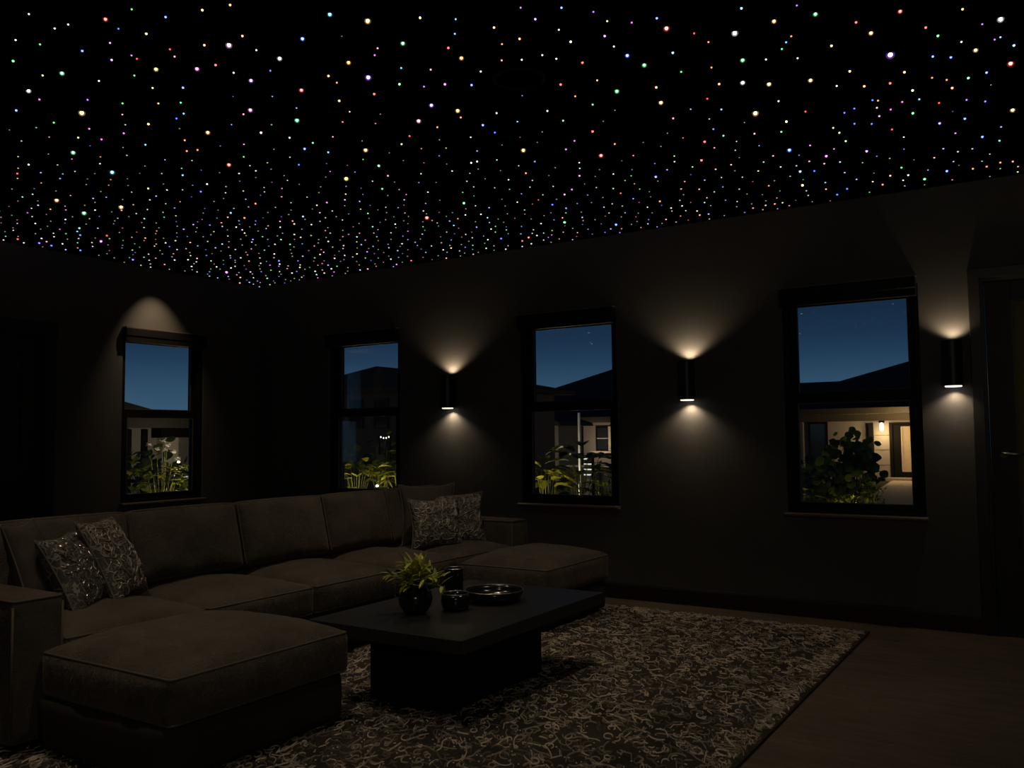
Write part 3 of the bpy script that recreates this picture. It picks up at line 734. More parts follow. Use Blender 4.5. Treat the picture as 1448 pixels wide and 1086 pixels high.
# vase with plant
sc_ = lambda k, kz, pr: [(a*k, b*kz) for a, b in pr]
vx, vy = 4.135, -2.690
t = thing('potted_plant', 'yellow-green leafy plant in a round black vase on the coffee table', 'plant', (vx, vy, TZ))
m = MB(); m.lathe((vx, vy, TZ), sc_(1.20, 0.90, [(0, .001), (.034, .001), (.046, .010), (.062, .045), (.066, .075), (.060, .108), (.044, .132), (.038, .142), (.041, .148), (.036, .147), (.034, .138), (.03, .12), (0, .118)]), 40)
vs_ = m.build('vase', M_gloss, t, smooth=True)
rnd = random.Random(5)
def strap_leaf(mb, base, d, L, wid, droop, mi=0, seg=7, fold=.25):
    d = Vector(d).normalized(); side = d.cross(Vector((0, 0, 1)))
    side = side.normalized() if side.length > .05 else Vector((1, 0, 0))
    p = Vector(base); rows = []
    dirv = d.copy()
    for i in range(seg+1):
        s = i/seg; wv = wid*math.sin(PI*min(1, .12+s*.88))**.7*(1-.15*s)
        nn = side.cross(dirv).normalized()
        rows.append((p-side*wv+nn*wv*fold, p.copy(), p+side*wv+nn*wv*fold))
        dirv = (dirv + Vector((0, 0, -droop/seg))).normalized(); p = p + dirv*(L/seg)
    mb.grid(seg+1, 3, lambda i, j: rows[i][j], mi)
m = MB(); st_ = MB()
for i in range(30):
    a = 2*PI*i*.381966+rnd.uniform(-.2, .2); el = .15+1.35*(i/30)**.8; L = rnd.uniform(.10, .165)*(1-.25*(el/1.5)**2)
    d = Vector((math.cos(a)*math.cos(el), math.sin(a)*math.cos(el), math.sin(el)))
    b0 = Vector((vx, vy, TZ+.122)); tip = b0+d*L+Vector((0, 0, -.012))
    st_.tube([b0, b0+d*L*.5+Vector((0, 0, .008)), tip], lambda s: .0030-.001*s, 5)
    for q in range(8):
        s = .30+.70*q/7; bp = b0.lerp(tip, s)
        a2 = a+rnd.uniform(-1.5, 1.5); e2 = el*.5+rnd.uniform(-.5, .75)
        dd = Vector((math.cos(a2)*math.cos(e2), math.sin(a2)*math.cos(e2), math.sin(e2)))
        strap_leaf(m, bp, dd, rnd.uniform(.045, .085), rnd.uniform(.006, .0105), rnd.uniform(0.1, .8), 0 if rnd.random() < .72 else 1)
m.build('leaves', [M_leaf_in, M_leaf_in2], t, smooth=True); st_.build('stems', M_stem_in, t, smooth=True)
m = MB(); m.lathe((vx, vy, TZ), sc_(1.20, 0.90, [(0, .125), (.0325, .123)]), 20); m.build('soil', M_soil, t)
# low jar
jx, jy = 4.245, -2.530
t = thing('candle_jar', 'low round black candle jar between the plant and the bowl', 'candle holder', (jx, jy, TZ), 0, None)
m = MB(); m.lathe((jx, jy, TZ), sc_(1.25, 1.0, [(0, .001), (.040, .001), (.050, .012), (.055, .035), (.054, .058), (.050, .074), (.047, .074), (.048, .055), (.046, .020), (0, .014)]), 40); b = m.build('body', M_gloss, t, smooth=True)
m = MB(); m.tube([(jx+.0610*math.cos(PI*i/20), jy+.0610*math.sin(PI*i/20), TZ+.0755) for i in range(40)], .0021, 6, True); m.build('rim', M_rim, b, smooth=True)
m = MB(); m.lathe((jx, jy, TZ), sc_(1.25, 1.0, [(0, .046), (.040, .046), (.044, .042), (.045, .022), (0, .018)]), 32); m.build('candle', plain('dark_wax', (.05, .045, .04), .5), t, smooth=True)
# tall holder
hx_, hy_ = 4.020, -2.235
t = thing('hurricane_holder', 'tall black cylindrical candle holder standing behind the low jar', 'candle holder', (hx_, hy_, TZ))
m = MB(); m.lathe((hx_, hy_, TZ), sc_(1.12, .90, [(0, .001), (.040, .001), (.042, .005), (.042, .128), (.0425, .132), (.0425, .150), (.0395, .150), (.0395, .135), (.036, .115), (0, .110)]), 40); b = m.build('body', M_smoke, t, smooth=False)
m = MB(); m.tube([(hx_+.0460*math.cos(PI*i/20), hy_+.0460*math.sin(PI*i/20), TZ+.1365) for i in range(40)], .0021, 6, True); m.build('rim', M_rim, b, smooth=True)
# bowl
bx, by = 4.285, -2.265
t = thing('bowl', 'wide shallow black bowl on the coffee table', 'bowl', (bx, by, TZ))
m = MB(); m.lathe((bx, by, TZ), sc_(1.36, .98, [(0, .001), (.060, .001), (.072, .004), (.094, .018), (.104, .038), (.106, .056), (.1035, .057), (.101, .040), (.090, .022), (.070, .012), (0, .010)]), 48); b = m.build('body', M_gloss, t, smooth=True)
m = MB(); m.tube([(bx+.1428*math.cos(PI*i/28), by+.1428*math.sin(PI*i/28), TZ+.0565) for i in range(56)], .0020, 6, True); m.build('rim', M_rim, b, smooth=True)
m = MB(); m.lathe((bx, by, TZ), sc_(1.36, .98, [(.046, .0125), (.050, .016), (.050, .026), (.047, .027), (.045, .016)]), 36); m.build('inner_ring', M_copper, b, smooth=True)

# ================================================================== STAR CEILING
PAL = {'r': (1, .05, .035), 'o': (1, .27, .05), 'g': (1, .50, .12), 'y': (1, .85, .15), 'l': (.55, 1, .22), 'n': (.08, 1, .16), 't': (.08, 1, .55),
       'c': (.12, .62, 1), 'b': (.07, .16, 1), 'v': (.36, .13, 1), 'm': (1, .12, .85), 'p': (1, .33, .62), 'w': (1, .95, .92)}
CNAME = {'r': 'red', 'o': 'orange', 'g': 'amber', 'y': 'yellow', 'l': 'lime green', 'n': 'green', 't': 'teal green', 'c': 'sky blue', 'b': 'blue', 'v': 'violet', 'm': 'magenta', 'p': 'pink', 'w': 'white'}
SIZE = {5: 'biggest', 4: 'very bright', 3: 'bright', 2: 'mid-sized', 1: 'small'}
RPX = {5: 3.2, 4: 2.5, 3: 1.95, 2: 1.55, 1: 1.25}
STR = {5: 22, 4: 16, 3: 10, 2: 4.2, 1: 1.9}
LENS = {5: 6.6, 4: 5.0, 3: 4.0}
def star_mat(c, s, wh=.05):
    k = 'star_%s_%s_%s' % (c, s, wh)
    if k not in MATS:
        MATS[k] = emis(k, tuple(q+(1-q)*wh for q in PAL[c]), s); MATS[k].cycles.emission_sampling = 'NONE'
    return MATS[k]
def project(P):
    d = Vector(P)-CAM; zc = d.dot(fw)
    return 724+F_PX*d.dot(rt)/zc, 543-F_PX*d.dot(up)/zc, zc
S_RAW = "3.85 -4.08 r3,4.36 -3.71 g4,4.05 -3.70 p4,3.77 -3.63 m3,3.63 -3.72 g3,2.94 -3.62 g4,3.20 -3.13 o3,4.04 -3.97 b2,4.32 -3.58 b3,4.54 -3.66 c3,4.19 -3.93 y2,4.30 -3.90 o2,4.28 -3.74 o2,4.15 -3.72 o2,3.97 -3.75 o2,3.28 -3.91 t3,3.46 -4.10 n1,3.23 -4.08 n2,2.99 -3.89 w3,2.72 -3.80 b2,3.86 -3.61 r2,3.86 -3.43 v3,4.12 -3.51 w3,3.60 -3.21 m3,3.96 -3.24 r3,3.68 -3.00 t3,3.41 -2.98 p2,4.01 -3.06 o2,4.32 -3.33 o3,4.16 -3.28 o2,2.38 -3.33 n3,2.88 -2.74 r3,2.24 -3.02 c3,1.62 -2.56 g3,1.44 -2.88 o3,1.29 -2.61 n3,3.23 -2.19 y3,0.40 -0.73 m2,3.19 -3.58 n1,3.32 -3.49 g1,3.06 -3.36 g2,3.56 -3.54 b2,3.56 -3.87 v2,3.54 -3.98 b2,2.71 -3.62 n1,3.87 -3.93 g2,3.65 -3.82 r1,3.41 -2.69 b2,3.19 -2.52 b1,1.78 -3.30 r1,2.51 -2.76 c1,2.12 -2.71 l1,2.32 -2.49 b1,3.01 -3.12 o1,2.88 -3.01 o1,2.94 -2.99 o1,2.38 -2.12 o1,0.87 -2.39 t1,0.62 -2.07 m2,0.82 -2.15 r1,0.68 -2.27 b1,2.77 -1.88 v1,2.07 -2.06 c1,2.04 -1.92 o1,2.39 -1.72 c1,2.19 -1.61 o1,1.15 -0.80 b1,0.19 -2.30 v1,0.18 -2.20 b1,0.19 -2.46 r1,0.20 -1.98 b1,0.21 -1.53 v1,3.66 -4.25 w1,3.63 -4.14 w1,3.70 -4.13 w1,3.42 -4.17 w1,3.82 -4.01 b1,3.99 -4.07 n1,3.69 -3.96 p1,3.83 -3.80 r1,3.79 -3.75 p1,3.66 -3.85 v1,3.19 -3.94 l1,3.33 -3.78 w1,3.50 -3.73 n1,3.45 -3.61 l1,4.10 -3.61 w1,4.00 -3.45 b1,3.86 -3.52 w1,4.14 -3.21 o1,2.93 -3.81 m1,3.10 -3.69 v1,3.41 -3.44 t1,3.31 -3.35 c1,3.23 -3.33 b1,2.61 -3.44 l1,2.77 -3.48 m1,2.68 -3.36 m1,2.85 -3.35 m1,2.79 -3.19 c1,1.99 -3.35 w1,3.53 -3.19 p1,3.47 -2.85 w1,3.51 -2.73 t1,3.47 -2.58 c1,3.84 -2.86 r1,2.48 -2.57 l1,4.62 -3.55 g4,4.79 -3.46 y2,4.89 -3.38 c1,4.82 -3.29 c1,4.61 -3.34 n3,4.50 -3.36 p1,4.45 -3.32 m1,4.29 -3.18 v4,4.19 -3.03 r2,4.35 -3.05 n2,4.46 -3.17 c1,4.73 -3.21 r2,4.72 -3.11 o3,4.97 -3.25 o2,5.00 -3.12 o2,4.92 -3.12 o1,4.51 -2.94 m2,4.55 -3.09 p1,4.60 -2.87 b2,4.32 -2.79 v3,4.15 -2.67 p3,4.38 -2.67 g3,4.34 -2.59 o1,4.37 -2.45 b2,4.36 -2.33 b1,5.13 -3.32 v1,5.25 -3.24 b2,5.13 -3.22 v2,5.33 -3.15 v1,5.34 -3.06 y1,5.50 -2.98 b2,5.50 -2.89 r4,5.41 -3.00 m1,5.28 -2.96 v2,5.15 -2.99 l2,5.27 -2.86 w1,5.28 -2.76 b3,5.44 -2.68 c2,5.30 -2.64 n3,5.10 -2.80 r2,4.92 -2.66 r2,4.91 -2.51 o1,5.07 -2.61 g1,5.09 -2.46 n3,5.20 -2.23 g3,5.25 -2.40 o2,5.40 -2.49 n1,4.93 -2.38 t1,5.05 -2.11 t3,4.77 -2.07 r2,4.64 -1.72 r3,4.34 -2.03 g3,3.66 -2.50 g3,3.54 -2.26 t2,3.46 -2.09 o1,3.23 -2.19 g2,3.26 -1.91 n1,3.99 -2.01 w1,4.03 -2.01 w1,4.29 -1.83 b1,4.14 -1.68 o1,3.06 -1.22 r3,3.48 -1.37 n2,3.77 -0.56 n2,4.73 -1.19 b2,4.04 -0.29 b2,4.54 -0.68 o1,3.13 -0.40 b1,3.32 -0.31 o1,3.22 -0.24 r1,5.17 -2.01 p1,4.78 -1.84 o1,5.16 -3.10 w1,5.00 -2.95 w1,4.91 -2.96 w1,5.03 -2.89 w1,4.71 -2.96 w1,4.84 -3.00 p1,4.42 -2.97 v1,4.72 -2.43 w1,4.51 -2.54 w1,4.72 -2.28 t1,4.17 -2.55 o1,3.98 -2.53 r1,3.87 -2.46 l1,4.63 -2.00 v1,4.53 -1.91 m1,4.20 -1.24 m1,4.37 -1.46 p1,4.11 -1.17 p1,3.93 -1.01 b1,3.96 -0.88 b1,5.78 -2.88 c2,5.70 -2.71 w4,5.85 -2.72 g3,5.99 -2.69 n3,6.10 -2.54 r2,6.25 -2.54 r3,6.31 -2.35 r2,6.55 -2.27 w4,6.13 -2.42 g3,6.34 -2.25 n2,6.16 -2.18 v5,6.30 -2.06 b2,6.36 -2.01 b2,6.45 -2.03 g3,6.56 -1.81 r4,6.47 -1.76 b2,6.40 -1.74 t2,5.83 -2.10 g3,5.98 -2.39 g2,5.65 -2.46 n3,5.58 -2.24 w3,5.67 -2.16 y3,5.49 -2.28 o2,5.87 -2.56 o1,5.57 -2.79 r1,5.59 -2.69 o1,5.52 -2.46 o1,5.99 -2.10 g2,6.11 -1.87 r2,6.01 -1.90 o2,6.18 -1.73 l2,5.52 -1.86 g4,5.61 -1.66 l2,5.55 -1.53 n1,6.14 -1.43 n2,6.34 -1.21 b2,6.54 -1.21 g3,6.23 -1.21 v2,5.79 -1.35 l1,5.51 -1.23 b3,5.85 -0.97 v2,6.39 -0.87 b2,5.65 -1.01 m2,5.18 -1.61 r2,5.06 -1.33 r2,5.46 -0.81 c2,5.53 -0.77 b1,5.88 -0.42 g1,5.97 -0.37 w1,6.04 -0.23 n2,5.96 -0.55 n1,6.17 -0.33 b2,5.81 -0.25 o1,5.40 -0.52 y2,5.61 -0.28 b1,5.53 -0.18 b1,6.30 -0.29 o1,6.37 -0.29 o1,6.44 -0.33 o1,6.50 -0.31 o1,5.40 -1.99 c1,5.28 -1.76 b1,6.46 -0.75 c1,6.06 -1.54 m1,6.37 -1.47 v1,5.72 -1.74 r1,6.26 -1.50 r1,6.44 -2.43 o2,5.95 -2.79 v1,6.49 -2.26 v1,6.52 -2.09 v1,6.58 -1.99 c2,6.32 -1.77 o1,6.33 -1.66 o2,6.18 -1.96 g2,5.84 -2.35 w1,6.27 -1.83 o1,5.81 -2.47 t1,5.84 -2.52 c1,5.73 -2.41 w1,6.41 -2.14 w1,6.54 -2.10 c1,5.91 -1.97 w1,5.39 -2.15 r1,5.65 -1.94 w1,6.01 -1.71 b1,6.03 -1.69 o1,6.19 -1.60 c1,6.44 -1.40 v1,5.92 -1.65 b1,5.87 -1.62 b1,5.43 -1.58 p1,5.29 -1.64 t1,5.78 -1.44 l1,5.88 -1.44 b1,5.95 -1.39 b1,6.01 -1.60 p1,6.12 -1.61 m1,6.00 -1.48 p1,6.02 -1.25 r1,5.79 -1.20 l1,5.62 -1.24 m1,5.19 -1.49 r1,5.41 -1.18 o1,5.39 -0.96 c1,5.47 -0.93 b1,5.55 -0.97 m1,5.61 -0.88 p1,5.53 -0.50 b1,5.50 -0.35 o1,5.70 -0.46 b1,5.67 -0.64 b1,6.14 -0.64 o1,6.26 -0.68 p1,6.20 -0.78 v1,6.33 -0.69 v1,6.48 -0.98 v1,6.28 -1.01 m1,5.69 -0.86 c1,5.07 -1.13 o1,5.17 -1.16 o1,4.85 -0.80 o1,4.76 -0.87 r1,5.08 -0.19 o1,4.99 -0.17 r1,5.14 -0.19 o1,5.19 -0.19 o1,4.69 -0.19 b1,4.63 -0.20 o1"
stars = []
for q in S_RAW.split(','):
    x, y, cs = q.split(); stars.append((float(x), float(y), cs[0], int(cs[1])))
info = []
for s in stars:
    px, py, zc = project((s[0], s[1], H)); info.append((s, px, py, zc))
info.sort(key=lambda q: -(RPX[q[0][3]]))
single, rest = info[:300], info[300:]
bead = {}
def bead_mesh(c, sz):
    if (c, sz) not in bead:
        me = D.meshes.new('star_bead'); bm = bmesh.new()
        bmesh.ops.create_uvsphere(bm, u_segments=12, v_segments=8, radius=1.0); bm.to_mesh(me); bm.free()
        me.materials.append(star_mat(c, STR[sz])); bead[(c, sz)] = me
    return bead[(c, sz)]
ros = {}
def halo_mesh(c):
    """translucent emissive shell that adds a coloured halo around the fibre tip"""
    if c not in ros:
        me = D.meshes.new('star_halo'); bm = bmesh.new()
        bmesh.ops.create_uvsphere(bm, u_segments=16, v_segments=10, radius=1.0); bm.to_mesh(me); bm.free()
        me.materials.append(halo_mat('star_halo_'+c, PAL[c], .55, .22)); ros[c] = me
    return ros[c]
used = {}
def star_label(c, sz, px, py):
    """where the star sits in the photo, as fine as needed to be the only one"""
    for fmt in ('%.0f', '%.1f', '%.2f'):
        lab = '%s %s ceiling star, %s%% across the photo and %s%% down' % (SIZE[sz], CNAME[c], fmt % (px/14.48), fmt % (py/10.86))
        if lab not in used: break
    used[lab] = 1
    return lab
for (x, y, c, sz), px, py, zc in single:
    r_ = RPX[sz]*zc/F_PX
    o = D.objects.new('star_light', bead_mesh(c, sz)); COL.objects.link(o)
    o.location = (x, y, H-r_*.55); o.scale = (r_, r_, r_)
    tag(o, star_label(c, sz, px, py), 'star light', 'coloured fibre-optic stars in the ceiling')
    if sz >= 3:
        l_ = D.objects.new('star_halo', halo_mesh(c)); COL.objects.link(l_); l_.parent = o; l_.scale = (1.85, 1.85, 1.85)  # coloured halo of the larger stars, made as a glowing shell
rnd = random.Random(11)
cols = 'wwwwwwroogyylnntccbbvvmpp'
grid_ = {}
def near(x, y, d):
    gx, gy = int(x/.16), int(y/.16)
    for i in (-1, 0, 1):
        for j in (-1, 0, 1):
            for (a, b) in grid_.get((gx+i, gy+j), ()):
                if (a-x)**2+(b-y)**2 < d*d: return True
    return False
def put(x, y): grid_.setdefault((int(x/.16), int(y/.16)), []).append((x, y))
for s in stars: put(s[0], s[1])
keys = []; fmb = MB()
def star_ball(x, y, r_, c, stg):
    k = (c, stg)
    if k not in keys: keys.append(k)
    mi = keys.index(k)
    vs = [(x, y, H-r_*1.3)]; zz = ((-.75, .75), (0, 1.0))
    for (dz, rr) in zz: vs += [(x+r_*rr*math.cos(2*PI*i/6), y+r_*rr*math.sin(2*PI*i/6), H-r_*.55+r_*dz*.9) for i in range(6)]
    vs.append((x, y, H-.0002))
    fs = [(0, 1+(i+1) % 6, 1+i) for i in range(6)] + [(1+i, 1+(i+1) % 6, 7+(i+1) % 6, 7+i) for i in range(6)] + [(7+i, 7+(i+1) % 6, 13) for i in range(6)]
    fmb.add(vs, fs, mi)
for (x, y, c, sz), px, py, zc in rest: star_ball(x, y, RPX[sz]*zc/F_PX, c, STR[sz])
for _ in range(26000):
    x, y = rnd.uniform(.05, XR-.05), rnd.uniform(YF+.05, -.05)
    if (x-4.80)**2+(y+2.81)**2 < .125**2: continue
    px, py, zc = project((x, y, H))
    out_ = zc < .5 or not (-25 < px < 1473 and py > -25)
    if out_: dmin = .155
    elif zc < 4.0: dmin = .190
    elif zc < 4.7: dmin = .150
    elif zc < 5.6: dmin = .118
    else: dmin = .102
    if near(x, y, dmin*rnd.uniform(.72, 1.15)): continue
    put(x, y)
    zc = max(zc, 2.5)
    t_ = rnd.random()
    rp, stg = (1.15, 1.7) if t_ < .20 else ((1.05, .9) if t_ < .58 else (.95, .42))
    c_ = rnd.choice(cols)
    if out_:
        if t_ < .07: rp, stg = 2.2, 10
        elif t_ < .20: rp, stg = 1.6, 4.2
        star_ball(x, y, rp*4.2/F_PX, c_, stg); continue
    star_ball(x, y, rp*zc/F_PX, c_, stg)
o = fmb.build('star_field', [star_mat(c, s, .22) for c, s in keys], None)
tag(o, 'dense field of the smallest coloured star points across the black ceiling', 'star lights', kind='stuff')
print('stars', len(single), 'field colours', len(keys), 'faces', len(o.data.polygons))

# ================================================================== OUTSIDE
GZ = -0.40
m = MB(); m.box(-60, 60, TH+.02, 80, GZ-.3, GZ); m.box(-60, -TH-.02, -40, TH+.02, GZ-.3, GZ)
solo('garden_lawn', m, M_lawn, 'dark night lawn outside the windows', 'lawn', kind='structure')
m = MB(); m.prism([(3.98, 10.5), (2.62, 15.0), (1.75, 25.2), (3.3, 25.2), (4.6, 10.5)], lambda x, y: (x, y, GZ+.001), lambda x, y: (x, y, GZ+.03))
solo('garden_path', m, M_path, 'pale concrete path leading to the lit porch seen through the right-hand window', 'path', kind='structure')

# ---- porch house (right-hand window)
t = thing('neighbour_house', 'dark roofed house with a lit porch and glazed door beyond the right-hand window', 'house', (1.0, 28, GZ))
m = MB(); m.box(-7, 1.55, 26.0, 26.3, GZ, 1.95); m.box(1.55, 8, 26.0, 26.3, 1.56, 1.95); m.box(2.95, 8, 26.0, 26.3, GZ, 1.56); m.box(1.55, 1.60, 26.0, 26.3, GZ, 1.56)
m.box(-7, 8, 34, 34.3, GZ, 1.95); m.box(-7, -6.7, 26.3, 34, GZ, 1.95); m.box(7.7, 8, 26.3, 34, GZ, 1.95)
m.build('walls', M_render, t)
m = MB()
def hip(mb, x0, x1, y0, y1, ze, zr, ia, ib, th_=.14):
    ym = (y0+y1)/2
    vs = [(x0, y0, ze), (x1, y0, ze), (x1, y1, ze), (x0, y1, ze), (x0+ia, ym, zr), (x1-ib, ym, zr)]
    vs += [(x, y, z-th_) for x, y, z in vs[:4]]
    mb.add(vs, [(0, 1, 5, 4), (1, 2, 5), (2, 3, 4, 5), (3, 0, 4), (0, 6, 7, 1), (1, 7, 8, 2), (2, 8, 9, 3), (3, 9, 6, 0), (6, 9, 8, 7)])
hip(m, -7.4, 2.2, 25.3, 32.7, 2.02, 3.215, 3.4, 1.0)
hip(m, -4.0, 11.4, 25.9, 34.9, 2.00, 4.62, 8.3, 5.0)
m.build('roof', M_roof, t)
m = MB(); m.box(-7.4, 8.4, 25.18, 25.30, 1.86, 2.06); f = m.build('fascia', M_fascia, t)
m = MB(); m.box(-7.4, 8.4, 25.3, 26.0, 1.86, 1.89); m.build('soffit', M_soffit, f)
m = MB(); m.box(-7.2, 8.3, 25.55, 25.75, 1.62, 1.855); m.build('porch_beam', M_fascia, t)
for x in (-1.32,):
    m = MB(); m.box(x, x+.16, 25.5, 25.7, GZ, 1.62); m.build('porch_post', M_render_d, t)
m = MB(); m.box(.96, 1.10, 25.86, 26.0, GZ, 1.55); m.build('downpipe', M_hframe, t)
m = MB(); rect_frame(m, -1.08, -.42, -.25, 1.62, .07, .07, .07, .07, 25.93, 26.0); wnd = m.build('window_frame', M_hframe, t)
m = MB(); m.box(-1.01, -.49, 25.955, 25.97, -.18, 1.55); m.build('pane', M_hglass, wnd)
m = MB(); rect_frame(m, 1.60, 2.95, GZ, 1.56, .10, .10, .05, .07, 25.95, 26.12); fr = m.build('door_frame', M_hframe, t)
m = MB(); rect_frame(m, 1.71, 2.84, GZ+.06, 1.48, .26, .26, .24, .07, 26.0, 26.06); dr_ = m.build('front_door', M_hframe, t)
m = MB(); m.box(1.97, 2.58, 26.02, 26.03, -.10, 1.41); m.build('glass_panel', plain('sandy_blind', (.50, .42, .28), .8), dr_)
m = MB(); rect_frame(m, 1.96, 2.59, -.11, 1.42, .03, .03, .03, .03, 25.985, 26.0); m.build('glazing_bead', M_pale, dr_)
m = MB(); m.tube([(2.66, 25.95, .62), (2.52, 25.95, .62)], .022, 8); m.build('handle', M_steel, dr_)
m = MB(); m.box(1.55, 3.0, 25.3, 25.95, GZ, GZ+.10); m.build('door_step', M_path, t)
m = MB()
for z in (.1, .62, 1.12): m.box(1.12, 1.60, 25.993, 26.0, z, z+.02)
m.build('cladding_joint', M_fascia, t)
t = thing('porch_pendant', 'small lit porch pendant lamp on the wall beside the glazed front door', 'lamp', (1.42, 25.65, 1.3))
m = MB(); m.lathe((1.42, 25.65, 1.50), [(0, .12), (.09, .12), (.10, .06), (.07, .05), (0, .06)], 18); m.build('canopy', M_hframe, t)
m = MB(); m.lathe((1.42, 25.65, 1.26), [(0, 0), (.05, .02), (.07, .12), (.06, .24), (.03, .29), (0, .30)], 16); m.build('bulb', M_bulb, t, smooth=True)

# ---- pale house (middle window)
t = thing('neighbour_house', 'house with a lit white framed window beyond the middle window of the long wall', 'house', (-9.5, 28, GZ))
m = MB(); m.box(-14, -8.0, 26, 26.3, GZ, 1.86); m.box(-14, -13.7, 26.3, 33, GZ, 1.86); m.box(-8.3, -8.0, 26.3, 33, GZ, 1.86); m.box(-14, -8.0, 32.7, 33, GZ, 1.86); m.build('walls', M_render, t)
m = MB(); hip(m, -16.6, -7.9, 25.4, 33.6, 1.90, 4.55, 7.5, 0.9); m.build('roof', M_roof, t)
m = MB(); m.box(-15, -7.9, 25.28, 25.40, 1.80, 1.98); m.build('fascia', M_fascia, t)
m = MB(); m.box(-11.0, -10.15, 25.7, 26.0, GZ, 1.80); m.build('dark_bay', M_hframe, t)
m = MB(); rect_frame(m, -9.55, -8.95, .62, 1.60, .06, .06, .06, .06, 25.92, 26.0); wnd = m.build('window_frame', M_hframe, t)
m = MB(); m.box(-9.49, -8.99, 25.95, 25.97, .68, 1.54); m.build('pane', M_hglass, wnd)
m = MB(); m.box(-9.49, -8.99, 25.90, 25.93, 1.10, 1.13); m.build('glazing_bar', M_pale, wnd)
m = MB(); rect_frame(m, -8.95, -8.05, .62, 1.60, .13, .13, .08, .08, 25.86, 25.98); wnd = m.build('window_frame', M_pale, t)
m = MB(); m.box(-8.83, -8.17, 25.94, 25.96, .70, 1.52); m.build('pane', M_litwin, wnd)
m = MB(); m.box(-9.7, -8.0, 25.72, 26.0, .52, .60); m.build('window_ledge', M_pale, t)
m = MB(); m.box(-11.4, -10.9, 25.6, 25.9, .3, 1.65); m.build('warm_panel', plain('pink_render', (.55, .38, .28), .85), t)

t = thing('garden_shed', 'low grey outbuilding with a sloping roof beyond the left of the middle window', 'shed', (-11, 22.5, GZ))
m = MB(); m.box(-13.5, -8.85, 21.6, 23.4, GZ, 1.72); m.build('walls', M_render, t)
m = MB(); m.prism([(-14.2, 1.60), (-8.55, 1.60), (-8.6, 1.72), (-10.3, 2.22), (-14.2, 2.22)], lambda x, z: (x, 21.2, z), lambda x, z: (x, 23.8, z)); m.build('roof', M_roof, t)
m = MB(); m.box(-9.95, -9.45, 21.52, 21.6, GZ, 1.5); m.build('doorway', M_hframe, t)
t = thing('garden_bollard_light', 'lit louvred bollard light in the garden beyond the middle window', 'lamp', (-.53, 8.0, GZ))
m = MB(); m.box(-.60, -.455, 7.95, 8.06, GZ, .86); m.build('post', M_hframe, t)
for k in range(4):
    z = .500+.094*k; m = MB(); m.box(-.598, -.457, 7.925, 7.95, z, z+.022); m.build('louvre', M_barlight, t)
m = MB(); m.box(-.735, -.700, 7.98, 8.015, GZ, 1.62)
solo('garden_post', m, M_white, 'thin white garden post seen through the middle window', 'post')
m = MB(); m.box(-1.6, 3.0, 9.2, 9.4, GZ, .60); w1 = None
solo('garden_wall', m, M_fence, 'low dark garden wall beyond the middle window', 'wall')
m = MB(); m.box(-1.65, 3.05, 9.17, 9.43, .60, .63)
solo('wall_coping', m, M_pale, 'pale coping on top of the low dark garden wall', 'coping')

# ---- hip-roofed house (corner window)
t = thing('neighbour_house', 'dark hip roofed house beyond the window nearest the room corner', 'house', (-10.5, 16, GZ))
m = MB(); m.box(-14.2, -7.8, 14.0, 19.5, GZ, 2.62); m.build('walls', M_render_d, t)
m = MB(); m.prism([(-15.2, 2.60), (-7.2, 2.60), (-7.2, 2.72), (-10.48, 3.345), (-15.2, 2.66)], lambda x, z: (x, 13.6, z), lambda x, z: (x, 19.9, z)); m.build('roof', M_roof, t)
m = MB(); m.box(-15.2, -7.2, 13.52, 13.6, 2.56, 2.72); m.build('fascia', M_fascia, t)
for x in (-11.9, -10.9):
    m = MB(); rect_frame(m, x, x+.55, 1.5, 2.4, .05, .05, .05, .05, 13.93, 14.0); wnd = m.build('window_frame', M_fascia, t)
    m = MB(); m.box(x+.05, x+.5, 13.96, 13.97, 1.55, 2.35); m.build('pane', M_hglass, wnd)
# ---- pergola house (left wall window)
t = thing('neighbour_house', 'low grey house with a dark eave beyond the left wall window', 'house', (-18, 10, GZ))
m = MB(); m.box(-16.3, -16.0, 7.0, 15.0, GZ, 1.62); m.box(-22, -21.7, 7, 15, GZ, 1.62); m.box(-21.7, -16.3, 7, 7.3, GZ, 1.62); m.box(-21.7, -16.3, 14.7, 15, GZ, 1.62); m.build('walls', M_render, t)
m = MB(); m.prism([(4.0, 1.9), (15.6, 1.9), (15.6, 2.02), (9.95, 2.06), (6.4, 2.88), (4.0, 2.3)], lambda y, z: (-15.6, y, z), lambda y, z: (-22.4, y, z)); m.build('roof', M_roof, t)
m = MB(); m.box(-15.6, -15.45, 4.0, 15.6, 1.58, 1.92); m.build('fascia', M_fascia, t)
m = MB(); m.box(-16.0, -15.93, 9.62, 9.80, GZ, 1.55); m.build('door_slot', M_hframe, t)
m = MB(); m.box(-15.98, -15.6, 10.15, 10.6, GZ, 1.30); m.build('pier', M_pale, t)
m = MB(); m.box(-16.0, -15.9, 8.9, 9.26, GZ, 1.55); m.build('dark_door', M_hframe, t)
m = MB(); m.box(-15.95, -15.5, 9.95, 12.5, 1.30, 1.56); m.build('lintel', M_hframe, t)

